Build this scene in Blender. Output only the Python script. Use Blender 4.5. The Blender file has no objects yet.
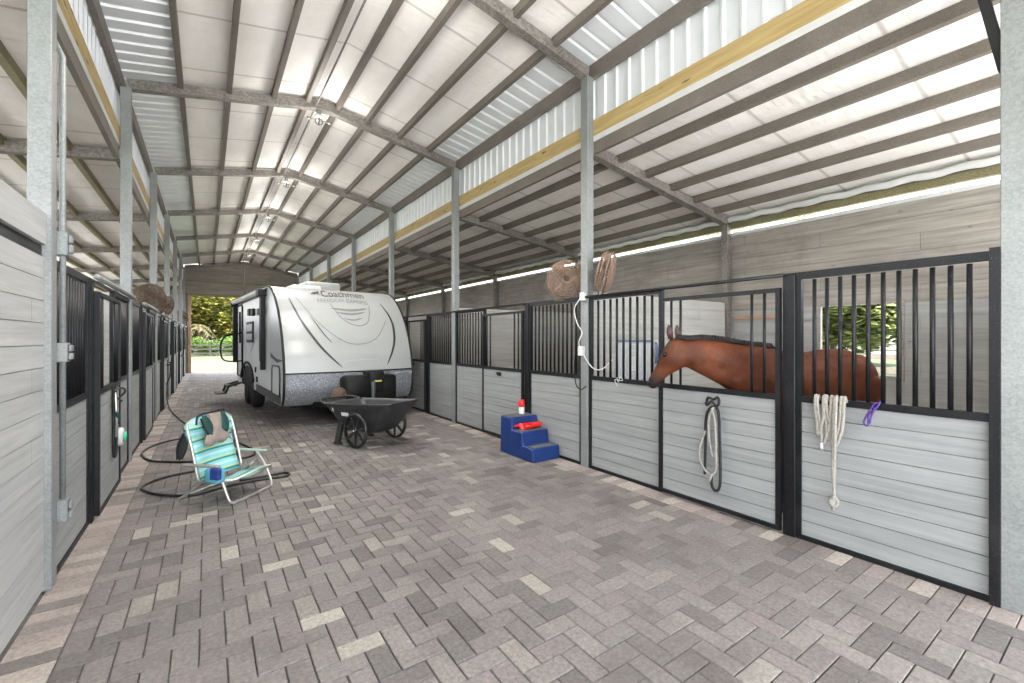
import bpy, bmesh, math, random
from mathutils import Vector, Matrix, noise as mnoise
random.seed(7)
PI = math.pi
sc = bpy.context.scene
C = sc.collection

# ------------------------------------------------------------------ camera
F_PX = 442.0
THETA = math.atan2(512 - 207, F_PX)
cam_d = bpy.data.cameras.new('camera')
cam = bpy.data.objects.new('camera', cam_d)
C.objects.link(cam)
cam.location = (0, 0, 1.6)
cam.rotation_euler = (PI / 2, 0, -THETA)
cam_d.sensor_width = 36
cam_d.lens = F_PX * 36 / 1024
cam_d.shift_y = -2.5 / 1024
cam_d.clip_start = 0.05
cam_d.clip_end = 600
sc.camera = cam

# ------------------------------------------------------------------ world, sun, exposure
world = bpy.data.worlds.new('sky')
sc.world = world
world.use_nodes = True
wn = world.node_tree
wn.nodes.clear()
w_out = wn.nodes.new('ShaderNodeOutputWorld')
w_bg = wn.nodes.new('ShaderNodeBackground')
w_sky = wn.nodes.new('ShaderNodeTexSky')
w_sky.sky_type = 'NISHITA'
w_sky.sun_disc = False
w_sky.sun_elevation = math.radians(58)
w_sky.sun_rotation = math.radians(-60)
w_sky.air_density = 1.0
w_sky.dust_density = 3.0
w_mix = wn.nodes.new('ShaderNodeMixRGB')
w_mix.inputs[0].default_value = 0.72
w_mix.inputs[2].default_value = (6.35, 6.5, 6.75, 1)      # bright hazy cloud cover
wn.links.new(w_sky.outputs[0], w_mix.inputs[1])
wn.links.new(w_mix.outputs[0], w_bg.inputs[0])
w_bg.inputs[1].default_value = 0.34
wn.links.new(w_bg.outputs[0], w_out.inputs[0])

sun_d = bpy.data.lights.new('sun', 'SUN')
sun_d.energy = 5.6
sun_d.angle = math.radians(2.0)
sun_d.color = (1.0, 0.97, 0.94)
sun = bpy.data.objects.new('sun', sun_d)
C.objects.link(sun)
_dir = Vector((-0.12, -0.42, 0.95)).normalized()          # towards the sun: high, behind the camera
sun.rotation_euler = _dir.to_track_quat('Z', 'Y').to_euler()

sc.view_settings.view_transform = 'Standard'
sc.view_settings.look = 'None'
sc.view_settings.gamma = 1.0
sc.view_settings.use_curve_mapping = False
sc.view_settings.exposure = 2.18
sc.cycles.max_bounces = 14
sc.cycles.diffuse_bounces = 8
sc.cycles.glossy_bounces = 4
sc.cycles.transmission_bounces = 6
sc.cycles.transparent_max_bounces = 8
sc.cycles.sample_clamp_indirect = 12

# ------------------------------------------------------------------ materials
def lin(c):
    c = c / 255.0
    return c / 12.92 if c <= 0.04045 else ((c + 0.055) / 1.055) ** 2.4
def rgb(r, g, b):
    return (lin(r), lin(g), lin(b), 1)

class NT:
    def __init__(s, name):
        s.m = bpy.data.materials.new(name)
        s.m.use_nodes = True
        s.t = s.m.node_tree
        s.b = s.t.nodes['Principled BSDF']
        s.tc = None
    def n(s, kind, **kw):
        nd = s.t.nodes.new(kind)
        for k, v in kw.items():
            if k.startswith('_'):
                setattr(nd, k[1:], v)
        return nd
    def l(s, a, b): s.t.links.new(a, b)
    def coord(s, scale=(1, 1, 1), kind='Object', rot=(0, 0, 0)):
        tc = s.n('ShaderNodeTexCoord')
        mp = s.n('ShaderNodeMapping')
        mp.inputs['Scale'].default_value = scale
        mp.inputs['Rotation'].default_value = rot
        s.l(tc.outputs[kind], mp.inputs[0])
        return mp.outputs[0]
    def noise(s, vec, scale=5, detail=4, rough=0.55, dist=0):
        nd = s.n('ShaderNodeTexNoise')
        nd.inputs['Scale'].default_value = scale
        nd.inputs['Detail'].default_value = detail
        nd.inputs['Roughness'].default_value = rough
        nd.inputs['Distortion'].default_value = dist
        if vec is not None: s.l(vec, nd.inputs['Vector'])
        return nd.outputs['Fac']
    def ramp(s, fac, stops, interp='LINEAR'):
        nd = s.n('ShaderNodeValToRGB')
        cr = nd.color_ramp
        cr.interpolation = interp
        while len(cr.elements) > len(stops): cr.elements.remove(cr.elements[-1])
        while len(cr.elements) < len(stops): cr.elements.new(0.5)
        for e, (p, c) in zip(cr.elements, stops):
            e.position = p
            e.color = c if len(c) == 4 else (*c, 1)
        s.l(fac, nd.inputs[0])
        return nd.outputs['Color']
    def mix(s, fac, a, b, mode='MIX'):
        nd = s.n('ShaderNodeMixRGB')
        nd.blend_type = mode
        for i, v in ((0, fac), (1, a), (2, b)):
            if isinstance(v, bpy.types.NodeSocket): s.l(v, nd.inputs[i])
            else: nd.inputs[i].default_value = v
        return nd.outputs[0]
    def bump(s, h, strength=0.3, dist=0.01):
        nd = s.n('ShaderNodeBump')
        nd.inputs['Strength'].default_value = strength
        nd.inputs['Distance'].default_value = dist
        s.l(h, nd.inputs['Height'])
        s.l(nd.outputs[0], s.b.inputs['Normal'])
    def set(s, color=None, rough=0.6, metal=0.0, spec=None):
        if color is not None:
            if isinstance(color, bpy.types.NodeSocket): s.l(color, s.b.inputs['Base Color'])
            else: s.b.inputs['Base Color'].default_value = color
        if isinstance(rough, bpy.types.NodeSocket): s.l(rough, s.b.inputs['Roughness'])
        else: s.b.inputs['Roughness'].default_value = rough
        s.b.inputs['Metallic'].default_value = metal
        if spec is not None: s.b.inputs['Specular IOR Level'].default_value = spec
        return s.m

W1 = (1, 1, 1, 1)
FILL_W = 9
def plain(name, col, rough=0.6, metal=0.0, var=0.12, scale=8, bump=0.0, spec=None):
    t = NT(name)
    v = t.coord()
    f = t.noise(v, scale, 5)
    dk = tuple(c * (1 - var) for c in col[:3])
    lt = tuple(min(1, c * (1 + var)) for c in col[:3])
    c = t.ramp(f, [(0.3, dk), (0.7, lt)])
    if bump: t.bump(f, bump, 0.01)
    return t.set(c, rough, metal, spec)

def mat_galv(name, a, b, scale=60, metal=0.35, rough=0.5):
    t = NT(name)
    v = t.coord()
    vo = t.n('ShaderNodeTexVoronoi'); vo.inputs['Scale'].default_value = scale
    t.l(v, vo.inputs['Vector'])
    sep = t.n('ShaderNodeSeparateColor'); t.l(vo.outputs['Color'], sep.inputs[0])
    c = t.ramp(sep.outputs[0], [(0.0, a), (1.0, b)])
    n = t.noise(v, 2.5, 4)
    c2 = t.mix(0.35, c, t.ramp(n, [(0.3, tuple(x * 0.7 for x in a[:3])), (0.7, b)]))
    return t.set(c2, rough, metal)

def mat_planks(name, a, b, axis, dirt=0.35, knots=True, streak=(0.6, 14), var=0.12):
    """painted timber: long grain along one axis, knots, smudges; tone varies board by board (mesh islands)"""
    t = NT(name)
    s = [streak[1]] * 3
    s[axis] = streak[0]
    v = t.coord(tuple(s))
    g = t.noise(v, 2.0, 6, 0.6)
    c = t.ramp(g, [(0.32, a), (0.68, b)])
    geo = t.n('ShaderNodeNewGeometry')
    hv = t.n('ShaderNodeMapRange')
    hv.inputs['To Min'].default_value = 1 - var; hv.inputs['To Max'].default_value = 1.0
    t.l(geo.outputs['Random Per Island'], hv.inputs[0])
    cc = t.n('ShaderNodeCombineColor')
    for i in range(3): t.l(hv.outputs[0], cc.inputs[i])
    c = t.mix(1.0, c, cc.outputs[0], 'MULTIPLY')
    v2 = t.coord()
    sm = t.noise(v2, 1.3, 6, 0.7)
    c = t.mix(t.ramp(sm, [(0.52, (0, 0, 0)), (0.75, (dirt,) * 3)]), c, tuple(x * 0.45 for x in a[:3]) + (1,))
    if knots:
        vs = [9, 9, 9]; vs[axis] = 3.2
        v3 = t.coord(tuple(vs))
        vo = t.n('ShaderNodeTexVoronoi'); vo.inputs['Scale'].default_value = 1.0
        t.l(v3, vo.inputs['Vector'])
        k = t.ramp(vo.outputs['Distance'], [(0.03, (0.75,) * 3), (0.10, (0, 0, 0))])
        sep = t.n('ShaderNodeSeparateColor'); t.l(vo.outputs['Color'], sep.inputs[0])
        k = t.mix(1.0, k, t.ramp(sep.outputs[0], [(0.62, (0, 0, 0)), (0.64, (1, 1, 1))]), 'MULTIPLY')
        c = t.mix(k, c, tuple(x * 0.35 for x in a[:3]) + (1,))
    t.bump(g, 0.25, 0.004)
    return t.set(c, 0.62)

def mat_black_metal():
    t = NT('black_powder_coat')
    v = t.coord()
    sp = t.noise(v, 90, 3, 0.7)
    c = t.mix(t.ramp(sp, [(0.60, (0, 0, 0)), (0.72, (0.55,) * 3)]), rgb(9, 10, 14), rgb(92, 91, 90))
    d = t.noise(v, 3, 4)
    c = t.mix(t.ramp(d, [(0.5, (0, 0, 0)), (0.8, (0.16,) * 3)]), c, rgb(80, 78, 75))
    return t.set(c, 0.45, spec=.35)

def mat_pavers(name='concrete_pavers', stops=None):
    t = NT(name)
    v = t.coord()
    geo = t.n('ShaderNodeNewGeometry')
    r = geo.outputs['Random Per Island']
    c = t.ramp(r, stops or [(0.0, rgb(98, 94, 92)), (0.14, rgb(112, 108, 105)), (0.34, rgb(124, 120, 116)), (0.52, rgb(116, 109, 108)),
                   (0.70, rgb(130, 126, 121)), (0.90, rgb(122, 114, 113)), (0.965, rgb(142, 137, 130)), (1.0, rgb(164, 159, 150))])
    n = t.noise(v, 45, 6, 0.75)
    c = t.mix(0.8, c, t.ramp(n, [(0.32, (0.55, 0.54, 0.53)), (0.68, (1.3, 1.29, 1.27))]), 'MULTIPLY')
    st = t.noise(v, 1.1, 6, 0.7)
    c = t.mix(t.ramp(st, [(0.50, (0, 0, 0)), (0.70, (0.62,) * 3)]), c, rgb(84, 79, 77))
    st2 = t.noise(t.coord((1, 1, 1), rot=(0, 0, 1)), 9, 6, 0.8)
    c = t.mix(t.ramp(st2, [(0.58, (0, 0, 0)), (0.70, (0.6,) * 3)]), c, rgb(78, 73, 70))
    t.bump(n, 0.35, 0.004)
    return t.set(c, 0.78, spec=0.3)

def mat_insulation():
    t = NT('vinyl_faced_insulation')
    v = t.coord((1, 0.25, 1))
    n = t.noise(v, 2.2, 5, 0.6)
    c = t.ramp(n, [(0.3, rgb(216, 211, 204)), (0.7, rgb(238, 235, 231))])
    # crosswise lap seams every 1.2 m
    wv = t.n('ShaderNodeTexWave'); wv.wave_type = 'BANDS'; wv.bands_direction = 'Y'
    wv.inputs['Scale'].default_value = 0.2618; wv.inputs['Distortion'].default_value = 0.15
    t.l(t.coord(), wv.inputs['Vector'])
    c = t.mix(t.ramp(wv.outputs['Fac'], [(0.0, (0.5,) * 3), (0.0009, (0, 0, 0))]), c, rgb(130, 122, 114))
    w2 = t.noise(t.coord((2.5, 9, 2.5)), 1.2, 3, 0.5)
    sp = t.noise(t.coord(), 16, 3, 0.8)
    c = t.mix(t.ramp(sp, [(0.72, (0, 0, 0)), (0.8, (0.5,) * 3)]), c, rgb(110, 100, 90))
    t.bump(w2, 0.5, 0.03)
    return t.set(c, 0.55)

def mat_pine():
    t = NT('yellow_pine_board')
    v = t.coord((9, 0.7, 9))
    g = t.noise(v, 2.5, 5, 0.6, 0.6)
    c = t.ramp(g, [(0.3, rgb(156, 132, 84)), (0.7, rgb(186, 164, 112))])
    vo = t.n('ShaderNodeTexVoronoi'); vo.inputs['Scale'].default_value = 1.0
    t.l(t.coord((10, 2.2, 10)), vo.inputs['Vector'])
    c = t.mix(t.ramp(vo.outputs['Distance'], [(0.06, W1), (0.16, (0, 0, 0, 1))]), c, rgb(70, 42, 20))
    return t.set(c, 0.6)

def mat_diamond():
    t = NT('diamond_plate')
    v = t.coord((1, 1, 1))
    vo = t.n('ShaderNodeTexVoronoi'); vo.inputs['Scale'].default_value = 42
    t.l(v, vo.inputs['Vector'])
    c = t.ramp(vo.outputs['Distance'], [(0.1, rgb(176, 178, 182)), (0.45, rgb(118, 120, 124))])
    t.bump(vo.outputs['Distance'], 0.6, 0.006)
    return t.set(c, 0.42, 0.3)

def mat_stripes():
    t = NT('striped_sling_fabric')
    uv = t.n('ShaderNodeUVMap')
    sp = t.n('ShaderNodeSeparateXYZ'); t.l(uv.outputs[0], sp.inputs[0])
    m = t.n('ShaderNodeMath'); m.operation = 'FRACT'
    mu = t.n('ShaderNodeMath'); mu.operation = 'MULTIPLY'; mu.inputs[1].default_value = 3.3
    t.l(sp.outputs[1], mu.inputs[0]); t.l(mu.outputs[0], m.inputs[0])
    aq, te, ye, wh = rgb(128, 190, 190), rgb(44, 128, 134), rgb(180, 192, 130), rgb(164, 204, 208)
    c = t.ramp(m.outputs[0], [(0.0, te), (0.10, ye), (0.22, aq), (0.5, wh), (0.72, aq), (0.93, te)], 'CONSTANT')
    return t.set(c, 0.8)

def mat_leaf(name, cols):
    t = NT(name)
    geo = t.n('ShaderNodeNewGeometry')
    c = t.ramp(geo.outputs['Random Per Island'], [(i / max(1, len(cols) - 1), x) for i, x in enumerate(cols)])
    t.b.inputs['Roughness'].default_value = 0.6
    t.l(c, t.b.inputs['Base Color'])
    tr = t.n('ShaderNodeBsdfTranslucent'); t.l(c, tr.inputs[0])
    mx = t.n('ShaderNodeMixShader'); mx.inputs[0].default_value = 0.35
    t.l(t.b.outputs[0], mx.inputs[1]); t.l(tr.outputs[0], mx.inputs[2])
    t.l(mx.outputs[0], t.t.nodes['Material Output'].inputs[0])
    return t.m

def mat_horse():
    t = NT('bay_coat')
    v = t.coord()
    n = t.noise(v, 4.5, 5)
    c = t.ramp(n, [(0.3, rgb(70, 36, 21)), (0.7, rgb(120, 68, 42))])
    f = t.noise(t.coord((1, 1, 1)), 60, 2)
    c = t.mix(0.25, c, t.ramp(f, [(0.3, rgb(44, 20, 12)), (0.7, rgb(108, 60, 38))]))
    at = t.n('ShaderNodeVertexColor'); at.layer_name = 'points'
    big = t.noise(t.coord((1, 1, 1.4)), 2.2, 3)
    c = t.mix(t.ramp(big, [(.42, (.0,) * 3), (.68, (.5,) * 3)]), c, rgb(54, 28, 18))
    c = t.mix(at.outputs[0], c, rgb(34, 27, 26))
    t.bump(f, 0.08, 0.003)
    return t.set(c, 0.5, spec=0.18)

def mat_clear():
    t = NT('clouded_plastic')
    t.b.inputs['Base Color'].default_value = rgb(225, 230, 238)
    t.b.inputs['Roughness'].default_value = 0.4
    t.b.inputs['Alpha'].default_value = 0.45
    return t.m

def mat_glass_dark():
    t = NT('dark_glass')
    return t.set(rgb(18, 20, 22), 0.08, 0.0, 0.8)

M = {}
M['galv'] = mat_galv('galvanised_steel', rgb(124, 127, 126), rgb(148, 151, 150), 90)
M['galv_dark'] = mat_galv('weathered_galvanised_steel', rgb(96, 91, 85), rgb(146, 141, 134), 45)
M['purlin'] = mat_galv('grey_purlin_steel', rgb(100, 92, 84), rgb(124, 116, 108), 120, 0.2, 0.55)
M['olive'] = mat_galv('olive_stained_steel', rgb(112, 106, 78), rgb(140, 132, 100), 60, 0.2, 0.55)
M['black'] = mat_black_metal()
M['plank'] = mat_planks('grey_painted_planks', rgb(127, 129, 129), rgb(147, 149, 148), 0, 0.18, var=0.06)
M['plank_y'] = mat_planks('grey_painted_wall_planks', rgb(150, 150, 149), rgb(172, 172, 170), 1, 0.25, var=0.08)
M['plank_x'] = mat_planks('grey_painted_partition_planks', rgb(166, 165, 159), rgb(190, 188, 181), 0, 0.25, var=0.08)
M['weather'] = mat_planks('weathered_grey_planks', rgb(130, 123, 115), rgb(168, 161, 152), 1, 0.5, var=0.14)
M['weather_x'] = mat_planks('weathered_gable_planks', rgb(132, 124, 114), rgb(170, 163, 153), 0, 0.5, var=0.16)
M['paver'] = mat_pavers()
M['paver_border'] = mat_pavers('border_pavers', [(0.0, rgb(108, 102, 99)), (.25, rgb(138, 130, 125)), (.55, rgb(150, 139, 134)), (.8, rgb(164, 154, 147)), (1.0, rgb(174, 168, 158))])
M['joint'] = plain('paver_joint_sand', rgb(82, 79, 76), 0.95, var=0.25, scale=30)
M['dirt'] = plain('pale_bounce_bedding', rgb(204, 196, 182), 0.95, var=0.25, scale=9, bump=0.4)  # unseen stall floor, made pale to bounce light up to the side roofs
M['insul'] = mat_insulation()
M['corr'] = plain('white_corrugated_steel', rgb(226, 229, 232), 0.38, 0.25, var=0.05, scale=3)
M['pine'] = mat_pine()
M['white'] = plain('white_paint', rgb(198, 198, 196), 0.5, var=0.04)
M['jamb'] = plain('bare_door_jamb_timber', rgb(176, 142, 118), 0.7, var=0.15, scale=5)
M['grass'] = plain('grass', rgb(50, 62, 28), 0.9, var=0.25, scale=1.2)
M['rv_white'] = plain('white_fibreglass', rgb(160, 162, 160), 0.28, var=0.02, scale=2)
M['rv_side'] = plain('pale_grey_fibreglass', rgb(190, 190, 188), 0.3, var=0.05, scale=1.2)
M['rv_band'] = plain('silver_grey_panel', rgb(176, 177, 178), 0.32, 0.2, var=0.05, scale=2)
M['diamond'] = mat_diamond()
M['trim_black'] = plain('black_rubber_trim', rgb(10, 10, 11), 0.6, var=0.2)
M['gloss_black'] = plain('satin_black_paint', rgb(8, 8, 9), 0.55, var=0.15, spec=.3)
M['dkgrey'] = plain('dark_grey_decal', rgb(52, 54, 56), 0.4, var=0.1)
M['ltgrey'] = plain('light_grey_decal', rgb(172, 174, 174), 0.4, var=0.06)
M['faded'] = plain('faded_grey_decal', rgb(124, 126, 127), 0.6, var=0.22, scale=40)
M['rubber'] = plain('tyre_rubber', rgb(26, 26, 27), 0.75, var=0.25, scale=20)
M['tub'] = plain('scuffed_black_plastic', rgb(44, 44, 45), 0.5, var=0.45, scale=14, bump=0.2)
M['wheel_plastic'] = plain('black_wheel_plastic', rgb(34, 34, 35), 0.4, var=0.25, scale=12)
M['alu'] = plain('brushed_aluminium', rgb(196, 194, 188), 0.32, 0.7, var=0.06)
M['stripe'] = mat_stripes()
M['armrest'] = plain('grey_green_armrest_plastic', rgb(146, 172, 160), 0.5, var=0.08)
M['armrest_grey'] = plain('grey_armrest_plastic', rgb(138, 138, 136), 0.5, var=0.08)
M['cloth'] = plain('taupe_cotton_cloth', rgb(138, 126, 118), 0.9, var=0.12, scale=20, bump=0.3)
M['cloth_black'] = plain('black_nylon_cloth', rgb(28, 30, 32), 0.8, var=0.2)
M['mesh_dark'] = plain('dark_green_nylon', rgb(24, 62, 58), 0.7, var=0.2)
M['blue'] = plain('royal_blue_polyethylene', rgb(12, 44, 100), 0.42, var=0.10, scale=6)
M['tread'] = plain('worn_grey_tread', rgb(98, 98, 98), 0.85, var=0.25, scale=30)
M['red'] = plain('red_plastic', rgb(206, 30, 28), 0.35, var=0.06)
M['hose'] = plain('black_garden_hose', rgb(30, 29, 29), 0.45, var=0.2)
M['rust'] = plain('dust_caked_rusty_wire', rgb(134, 112, 96), 0.8, 0.1, var=0.3, scale=24)
M['rust_dark'] = plain('dark_dusty_wire', rgb(92, 76, 62), 0.8, 0.1, var=0.3, scale=24)
M['horse'] = mat_horse()
M['horse_dark'] = plain('dark_bay_coat', rgb(58, 34, 26), 0.55, var=0.25, scale=20)
M['mane'] = plain('black_horse_hair', rgb(30, 27, 28), 0.6, var=0.35, scale=30, bump=0.4)
M['rope_white'] = plain('off_white_cotton_rope', rgb(146, 142, 134), 0.85, var=0.25, scale=60, bump=0.6)
M['rope_black'] = plain('black_lead_rope', rgb(22, 22, 24), 0.7, var=0.3, scale=60)
M['purple'] = plain('purple_cord', rgb(70, 42, 120), 0.7, var=0.2)
M['clear'] = mat_clear()
M['pale_blue'] = plain('pale_blue_plastic', rgb(110, 126, 160), 0.4, var=0.1)
M['mint'] = plain('mint_green_plastic', rgb(70, 190, 150), 0.4, var=0.1)
M['glass'] = mat_glass_dark()
M['brass'] = plain('brass_yellow', rgb(190, 176, 90), 0.4, 0.3, var=0.1)
M['wood_post'] = plain('weathered_fence_timber', rgb(46, 43, 38), 0.8, var=0.25, scale=6)
M['trunk'] = plain('tree_bark', rgb(104, 86, 66), 0.9, var=0.3, scale=9, bump=0.5)
M['leaf_yellow'] = mat_leaf('yellow_green_foliage', [rgb(74, 84, 30), rgb(116, 120, 46), rgb(150, 144, 72), rgb(110, 96, 54)])
M['leaf_dark'] = mat_leaf('deep_green_foliage', [rgb(38, 58, 24), rgb(62, 84, 34), rgb(86, 104, 46)])
M['leaf_bright'] = mat_leaf('bright_green_foliage', [rgb(56, 84, 30), rgb(80, 110, 40), rgb(104, 126, 56)])
M['palm'] = mat_leaf('palm_fronds', [rgb(58, 62, 26), rgb(82, 78, 38), rgb(80, 60, 38)])
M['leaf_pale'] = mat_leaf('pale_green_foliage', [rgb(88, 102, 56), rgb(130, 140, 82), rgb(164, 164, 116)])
M['hoof'] = plain('hoof_horn', rgb(60, 50, 44), 0.6)
M['eye'] = plain('dark_eye', rgb(12, 8, 8), 0.08, var=0.05)
M['pocket_blue'] = plain('navy_patterned_fabric', rgb(28, 52, 120), 0.7, var=0.5, scale=30)
M['aqua'] = plain('aqua_fabric', rgb(88, 158, 180), 0.7, var=0.08)

# ------------------------------------------------------------------ mesh helpers
class MB:
    def __init__(s):
        s.v = []; s.f = []; s.smooth = []; s.uv = {}
    def add(s, vs, fs, smooth=False):
        o = len(s.v)
        s.v += [tuple(v) for v in vs]
        for f in fs:
            s.f.append(tuple(i + o for i in f)); s.smooth.append(smooth)
        return o
    def box(s, x0, x1, y0, y1, z0, z1, bev=0.0):
        if bev <= 0:
            vs = [(x, y, z) for x in (x0, x1) for y in (y0, y1) for z in (z0, z1)]
            fs = [(0, 1, 3, 2), (4, 6, 7, 5), (0, 4, 5, 1), (2, 3, 7, 6), (0, 2, 6, 4), (1, 5, 7, 3)]
            s.add(vs, fs); return
        b = min(bev, (x1 - x0) * .45, (y1 - y0) * .45, (z1 - z0) * .45)
        bm = bmesh.new()
        bmesh.ops.create_cube(bm, size=1)
        for v in bm.verts:
            v.co = Vector(((x0 + x1) / 2 + v.co.x * (x1 - x0), (y0 + y1) / 2 + v.co.y * (y1 - y0), (z0 + z1) / 2 + v.co.z * (z1 - z0)))
        bmesh.ops.bevel(bm, geom=bm.edges[:], offset=b, segments=2 if b > 0.012 else 1, affect='EDGES', profile=0.5)
        bm.verts.ensure_lookup_table()
        s.add([v.co[:] for v in bm.verts], [[v.index for v in f.verts] for f in bm.faces], b > 0.012)
        bm.free()
    def beam(s, p0, p1, w, h, up=(0, 0, 1)):
        p0 = Vector(p0); p1 = Vector(p1)
        d = (p1 - p0).normalized(); up = Vector(up)
        r = d.cross(up)
        if r.length < 1e-5: r = Vector((1, 0, 0))
        r.normalize(); u = r.cross(d).normalized()
        vs = []
        for p in (p0, p1):
            for a, b in ((-1, -1), (1, -1), (1, 1), (-1, 1)):
                vs.append(p + r * a * w / 2 + u * b * h / 2)
        s.add(vs, [(0, 1, 2, 3), (7, 6, 5, 4), (0, 4, 5, 1), (1, 5, 6, 2), (2, 6, 7, 3), (3, 7, 4, 0)])
    def tube(s, pts, r, n=8, close=False, cap=True, taper=None):
        pts = [Vector(p) for p in pts]
        N = len(pts)
        T = []
        for i in range(N):
            if close: t = pts[(i + 1) % N] - pts[i - 1]
            else: t = pts[min(i + 1, N - 1)] - pts[max(i - 1, 0)]
            T.append(t.normalized() if t.length > 1e-9 else Vector((0, 0, 1)))
        ref = Vector((0, 0, 1)) if abs(T[0].z) < 0.9 else Vector((1, 0, 0))
        nrm = (ref - T[0] * ref.dot(T[0])).normalized()
        vs = []
        for i in range(N):
            nrm = nrm - T[i] * nrm.dot(T[i])
            if nrm.length < 1e-6: nrm = T[i].orthogonal()
            nrm.normalize(); b = T[i].cross(nrm)
            rr = r if taper is None else r * taper[i]
            for k in range(n):
                a = 2 * PI * k / n
                vs.append(pts[i] + (nrm * math.cos(a) + b * math.sin(a)) * rr)
        fs = []
        for i in range(N if close else N - 1):
            j = (i + 1) % N
            for k in range(n):
                k2 = (k + 1) % n
                fs.append((i * n + k, i * n + k2, j * n + k2, j * n + k))
        if cap and not close:
            fs.append(tuple(range(n))[::-1]); fs.append(tuple((N - 1) * n + k for k in range(n)))
        s.add(vs, fs, True)
    def rings(s, rings, cap=True, smooth=True):
        n = len(rings[0]); vs = [v for r in rings for v in r]; fs = []
        for i in range(len(rings) - 1):
            for k in range(n):
                k2 = (k + 1) % n
                fs.append((i * n + k, i * n + k2, (i + 1) * n + k2, (i + 1) * n + k))
        if cap:
            fs.append(tuple(range(n))[::-1]); fs.append(tuple((len(rings) - 1) * n + k for k in range(n)))
        s.add(vs, fs, smooth)
    def lathe(s, prof, n=20, center=(0, 0, 0), axis='z', cap=True):
        rs = []
        for (r, h) in prof:
            ring = []
            for k in range(n):
                a = 2 * PI * k / n
                x, y = r * math.cos(a), r * math.sin(a)
                p = {'z': (x, y, h), 'y': (x, h, -y), 'x': (h, x, y)}[axis]
                ring.append(tuple(p[i] + center[i] for i in range(3)))
            rs.append(ring)
        s.rings(rs, cap)
    def prism(s, poly, depth_vec):
        n = len(poly); d = Vector(depth_vec)
        a = [Vector(p) for p in poly]; b = [p + d for p in a]
        fs = [tuple(range(n))[::-1], tuple(range(n, 2 * n))]
        for k in range(n):
            k2 = (k + 1) % n
            fs.append((k, k2, n + k2, n + k))
        s.add(a + b, fs)
    def build(s, name, mat, parent=None, loc=None, rot=None, uvs=None):
        me = bpy.data.meshes.new(name)
        me.from_pydata(s.v, [], s.f)
        me.polygons.foreach_set('use_smooth', s.smooth)
        me.materials.append(mat)
        if uvs is not None:
            ul = me.uv_layers.new(name='UVMap')
            for lp in me.loops: ul.data[lp.index].uv = uvs[lp.vertex_index]
        me.update()
        bm = bmesh.new(); bm.from_mesh(me)
        bmesh.ops.recalc_face_normals(bm, faces=bm.faces)
        bm.to_mesh(me); bm.free()
        o = bpy.data.objects.new(name, me)
        C.objects.link(o)
        if parent is not None: o.parent = parent
        if loc: o.location = loc
        if rot: o.rotation_euler = rot
        return o

def tag(o, label=None, cat=None, group=None, kind=None):
    if label: o['label'] = label
    if cat: o['category'] = cat
    if group: o['group'] = group
    if kind: o['kind'] = kind
    return o
def thing(name, label, cat, loc=(0, 0, 0), rz=0, group=None):
    o = bpy.data.objects.new(name, None); C.objects.link(o)
    o.empty_display_size = 0.1
    o.location = loc; o.rotation_euler = (0, 0, rz)
    return tag(o, label, cat, group)
def struct(o): o['kind'] = 'structure'; return o
def copy_tree(o, parent=None):
    c = o.copy(); C.objects.link(c); c.parent = parent
    for ch in list(o.children): copy_tree(ch, c)
    return c
def spline(pts, per=8, close=False):
    P = [Vector(p) for p in pts]; out = []; N = len(P)
    rng = N if close else N - 1
    for i in range(rng):
        p0 = P[(i - 1) % N] if (close or i > 0) else P[i]
        p1 = P[i]; p2 = P[(i + 1) % N]
        p3 = P[(i + 2) % N] if (close or i + 2 < N) else P[(i + 1) % N]
        for k in range(per):
            t = k / per
            out.append(0.5 * ((2 * p1) + (-p0 + p2) * t + (2 * p0 - 5 * p1 + 4 * p2 - p3) * t * t + (-p0 + 3 * p1 - 3 * p2 + p3) * t ** 3))
    if not close: out.append(P[-1])
    return out
ORD = ['first', 'second', 'third', 'fourth', 'fifth', 'sixth', 'seventh', 'eighth', 'ninth', 'tenth']

# ------------------------------------------------------------------ dimensions
AR, AL = 3.92, -0.85              # aisle faces of the stall fronts
XR, XL = 7.22, -4.15              # outer walls
S0, BAY, NB = 0.46, 3.585, 7      # first column line, bay, number of bays
SK = [S0 + BAY * k for k in range(NB + 1)]
SEND = SK[-1]
CX = (AR + AL) / 2
HW = (AR - AL) / 2
EAVE, RIDGE = 4.86, 5.30          # underside of the main roof trusses
def truss_z(x): return RIDGE - (RIDGE - EAVE) * abs(x - CX) / HW
LR0, LR1 = 3.93, 3.47             # underside of the side roof rafters at the columns and at the outer wall
def lean_z(x):
    d = (x - AR) / (XR - AR) if x > CX else (AL - x) / (AL - XL)
    return LR0 - (LR0 - LR1) * d

# ------------------------------------------------------------------ ground and floors
m = MB(); m.box(-160, 260, -80, 420, -0.12, -0.045)
struct(m.build('ground', M['grass']))
m = MB(); m.box(AL - 0.02, AR + 0.02, -7, SEND + 1.4, -0.04, -0.012)
struct(m.build('floor_bed', M['joint']))
# herringbone pavers with a soldier course along each side
U = 0.1165; G = 0.0022
m = MB()
def paver(x0, x1, y0, y1):
    j = random.uniform(-0.0012, 0.0012); g = G; b = 0.004
    tx, ty = random.uniform(-.0006, .0006), random.uniform(-.0006, .0006)
    zt = 0.0 + j
    vs = [(x0 + g, y0 + g, zt - 0.006), (x1 - g, y0 + g, zt - 0.006), (x1 - g, y1 - g, zt - 0.006), (x0 + g, y1 - g, zt - 0.006),
          (x0 + g + b, y0 + g + b, zt - tx - ty), (x1 - g - b, y0 + g + b, zt + tx - ty), (x1 - g - b, y1 - g - b, zt + tx + ty), (x0 + g + b, y1 - g - b, zt - tx + ty)]
    m.add(vs, [(4, 5, 6, 7), (0, 1, 5, 4), (1, 2, 6, 5), (2, 3, 7, 6), (3, 0, 4, 7)])
bx0, bx1 = AL + 0.235, AR - 0.235
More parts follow.
